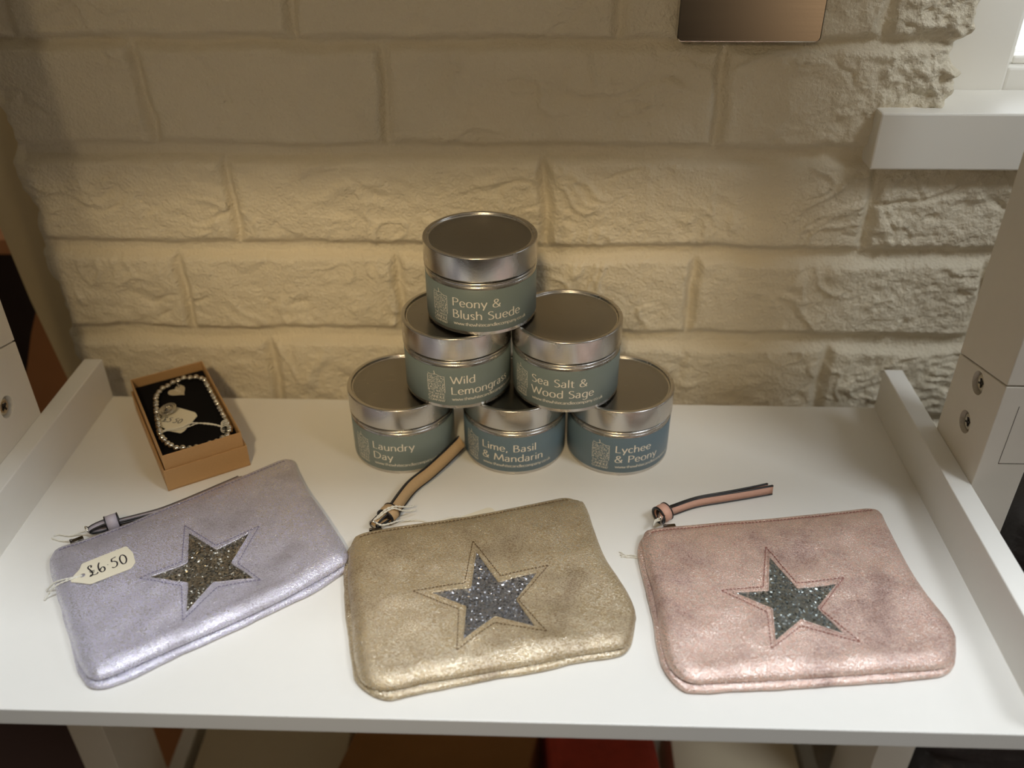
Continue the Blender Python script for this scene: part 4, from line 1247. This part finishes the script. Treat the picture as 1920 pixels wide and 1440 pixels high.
# ------------------------------------------------------------------ light
w = bpy.data.worlds.new('room_air'); scene.world = w; w.use_nodes = True
nt = w.node_tree
bg = nt.nodes['Background']
tc = N(nt, 'ShaderNodeTexCoord'); sx = N(nt, 'ShaderNodeSeparateXYZ')
nt.links.new(tc.outputs['Generated'], sx.inputs[0])
cr = N(nt, 'ShaderNodeValToRGB')
cr.color_ramp.elements[0].position = 0.36; cr.color_ramp.elements[0].color = (.045, .035, .028, 1)
cr.color_ramp.elements[1].position = 0.56; cr.color_ramp.elements[1].color = (.70, .58, .40, 1)
mr = N(nt, 'ShaderNodeMapRange'); mr.inputs[1].default_value = -1; mr.inputs[2].default_value = 1
nt.links.new(sx.outputs['Z'], mr.inputs[0]); nt.links.new(mr.outputs[0], cr.inputs[0]); nt.links.new(cr.outputs[0], bg.inputs[0])
bg.inputs[1].default_value = 0.19
# noise added to the dim room light: soft dark and warm patches for reflections
wn = N(nt, 'ShaderNodeTexNoise', i_Scale=2.6, i_Detail=2.0); nt.links.new(tc.outputs['Generated'], wn.inputs['Vector'])
wr = N(nt, 'ShaderNodeMapRange'); wr.inputs[1].default_value = .35; wr.inputs[2].default_value = .65; wr.inputs[3].default_value = .25; wr.inputs[4].default_value = 1.6
nt.links.new(wn.outputs['Fac'], wr.inputs[0])
wm = N(nt, 'ShaderNodeVectorMath', operation='SCALE'); nt.links.new(cr.outputs[0], wm.inputs[0]); nt.links.new(wr.outputs[0], wm.inputs['Scale'])
# soft warm glow added to the world behind the camera for the steel plate's reflection
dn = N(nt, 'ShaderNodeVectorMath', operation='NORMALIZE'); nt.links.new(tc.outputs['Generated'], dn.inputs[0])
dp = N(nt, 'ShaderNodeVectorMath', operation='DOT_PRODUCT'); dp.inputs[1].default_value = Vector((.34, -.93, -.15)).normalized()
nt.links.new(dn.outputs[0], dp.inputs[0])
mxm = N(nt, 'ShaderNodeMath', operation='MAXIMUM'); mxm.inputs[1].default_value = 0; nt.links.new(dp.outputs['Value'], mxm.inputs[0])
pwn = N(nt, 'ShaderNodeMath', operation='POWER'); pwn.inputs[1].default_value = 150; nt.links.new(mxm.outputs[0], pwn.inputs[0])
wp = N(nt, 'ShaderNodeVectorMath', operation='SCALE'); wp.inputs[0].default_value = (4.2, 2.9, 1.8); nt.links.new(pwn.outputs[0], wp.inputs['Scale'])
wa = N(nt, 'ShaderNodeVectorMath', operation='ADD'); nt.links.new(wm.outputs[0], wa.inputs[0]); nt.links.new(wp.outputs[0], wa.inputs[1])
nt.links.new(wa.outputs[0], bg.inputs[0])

def area(name, loc, target, size, power, col, sy=None):
    L = bpy.data.lights.new(name, 'AREA'); L.energy = power; L.color = col; L.shape = 'RECTANGLE'; L.size = size; L.size_y = sy or size
    o = link(bpy.data.objects.new(name, L)); o.location = loc
    o.rotation_euler = (Vector(target) - Vector(loc)).to_track_quat('-Z', 'Y').to_euler()
    return o
def spot(name, loc, target, power, col, ang, blend, rad):
    L = bpy.data.lights.new(name, 'SPOT'); L.energy = power; L.color = col; L.spot_size = math.radians(ang); L.spot_blend = blend; L.shadow_soft_size = rad
    o = link(bpy.data.objects.new(name, L)); o.location = loc
    o.rotation_euler = (Vector(target) - Vector(loc)).to_track_quat('-Z', 'Y').to_euler()
    return o
spot('ceiling_spotlight', (-.12, -1.45, 1.32), (-.09, .03, .09), 54, (1.0, .77, .45), 21, .95, .085)
area('overhead_panel', (.05, -.63, 1.55), (.02, -.30, 0), .36, 18, (.88, .94, 1.0))
spot('upper_wall_fill', (-.60, -2.50, 1.12), (-.06, .03, .33), 31, (1.0, .80, .52), 16, .7, .09)  # warm fill added to brighten the upper wall and post fronts
area('side_daylight', (.85, -.65, 1.20), (.0, -.15, .0), .32, 7, (.88, .94, 1.0))
area('grazing_daylight', (1.15, -.09, .80), (.25, .02, .15), .22, 1.3, (.80, .90, 1.0))
# daylight sky outside the window
M_sky = bpy.data.materials.new('bright_sky'); M_sky.use_nodes = True
_n = M_sky.node_tree; _n.nodes.remove(_n.nodes['Principled BSDF'])
_e = N(_n, 'ShaderNodeEmission'); _e.inputs[0].default_value = (.93, .97, 1, 1); _e.inputs[1].default_value = 3.0
_n.links.new(_e.outputs[0], _n.nodes['Material Output'].inputs[0])
struct(mesh('sky_backdrop', [(.30, 1.35, -.86), (3.2, 1.35, -.86), (3.2, 1.35, 2.2), (.30, 1.35, 2.2)], [[0, 1, 2, 3]], M_sky, smooth=False))

# ------------------------------------------------------------------ camera
f, pitch, yaw, roll = 1708.64, .58653, -.03482, -.00496
fw = Vector((math.sin(yaw) * math.cos(pitch), math.cos(yaw) * math.cos(pitch), -math.sin(pitch)))
rt = Vector((math.cos(yaw), -math.sin(yaw), 0)); upv = rt.cross(fw)
r2 = rt * math.cos(roll) + upv * math.sin(roll); u2 = upv * math.cos(roll) - rt * math.sin(roll)
cam = bpy.data.cameras.new('camera'); co_ = link(bpy.data.objects.new('camera', cam))
M = Matrix.Identity(4)
for i in range(3):
    M[i][0], M[i][1], M[i][2] = r2[i], u2[i], -fw[i]
M.translation = Vector((.01243, -.60853, .42197))
co_.matrix_world = M
cam.sensor_width = 36; cam.lens = f / 1920 * 36
cam.clip_start = .02
cam.dof.use_dof = True; cam.dof.focus_distance = .600; cam.dof.aperture_fstop = 4.2
scene.camera = co_

vs = scene.view_settings
vs.view_transform = 'Standard'; vs.look = 'None'; vs.exposure = 0.0; vs.gamma = 1.0; vs.use_curve_mapping = False
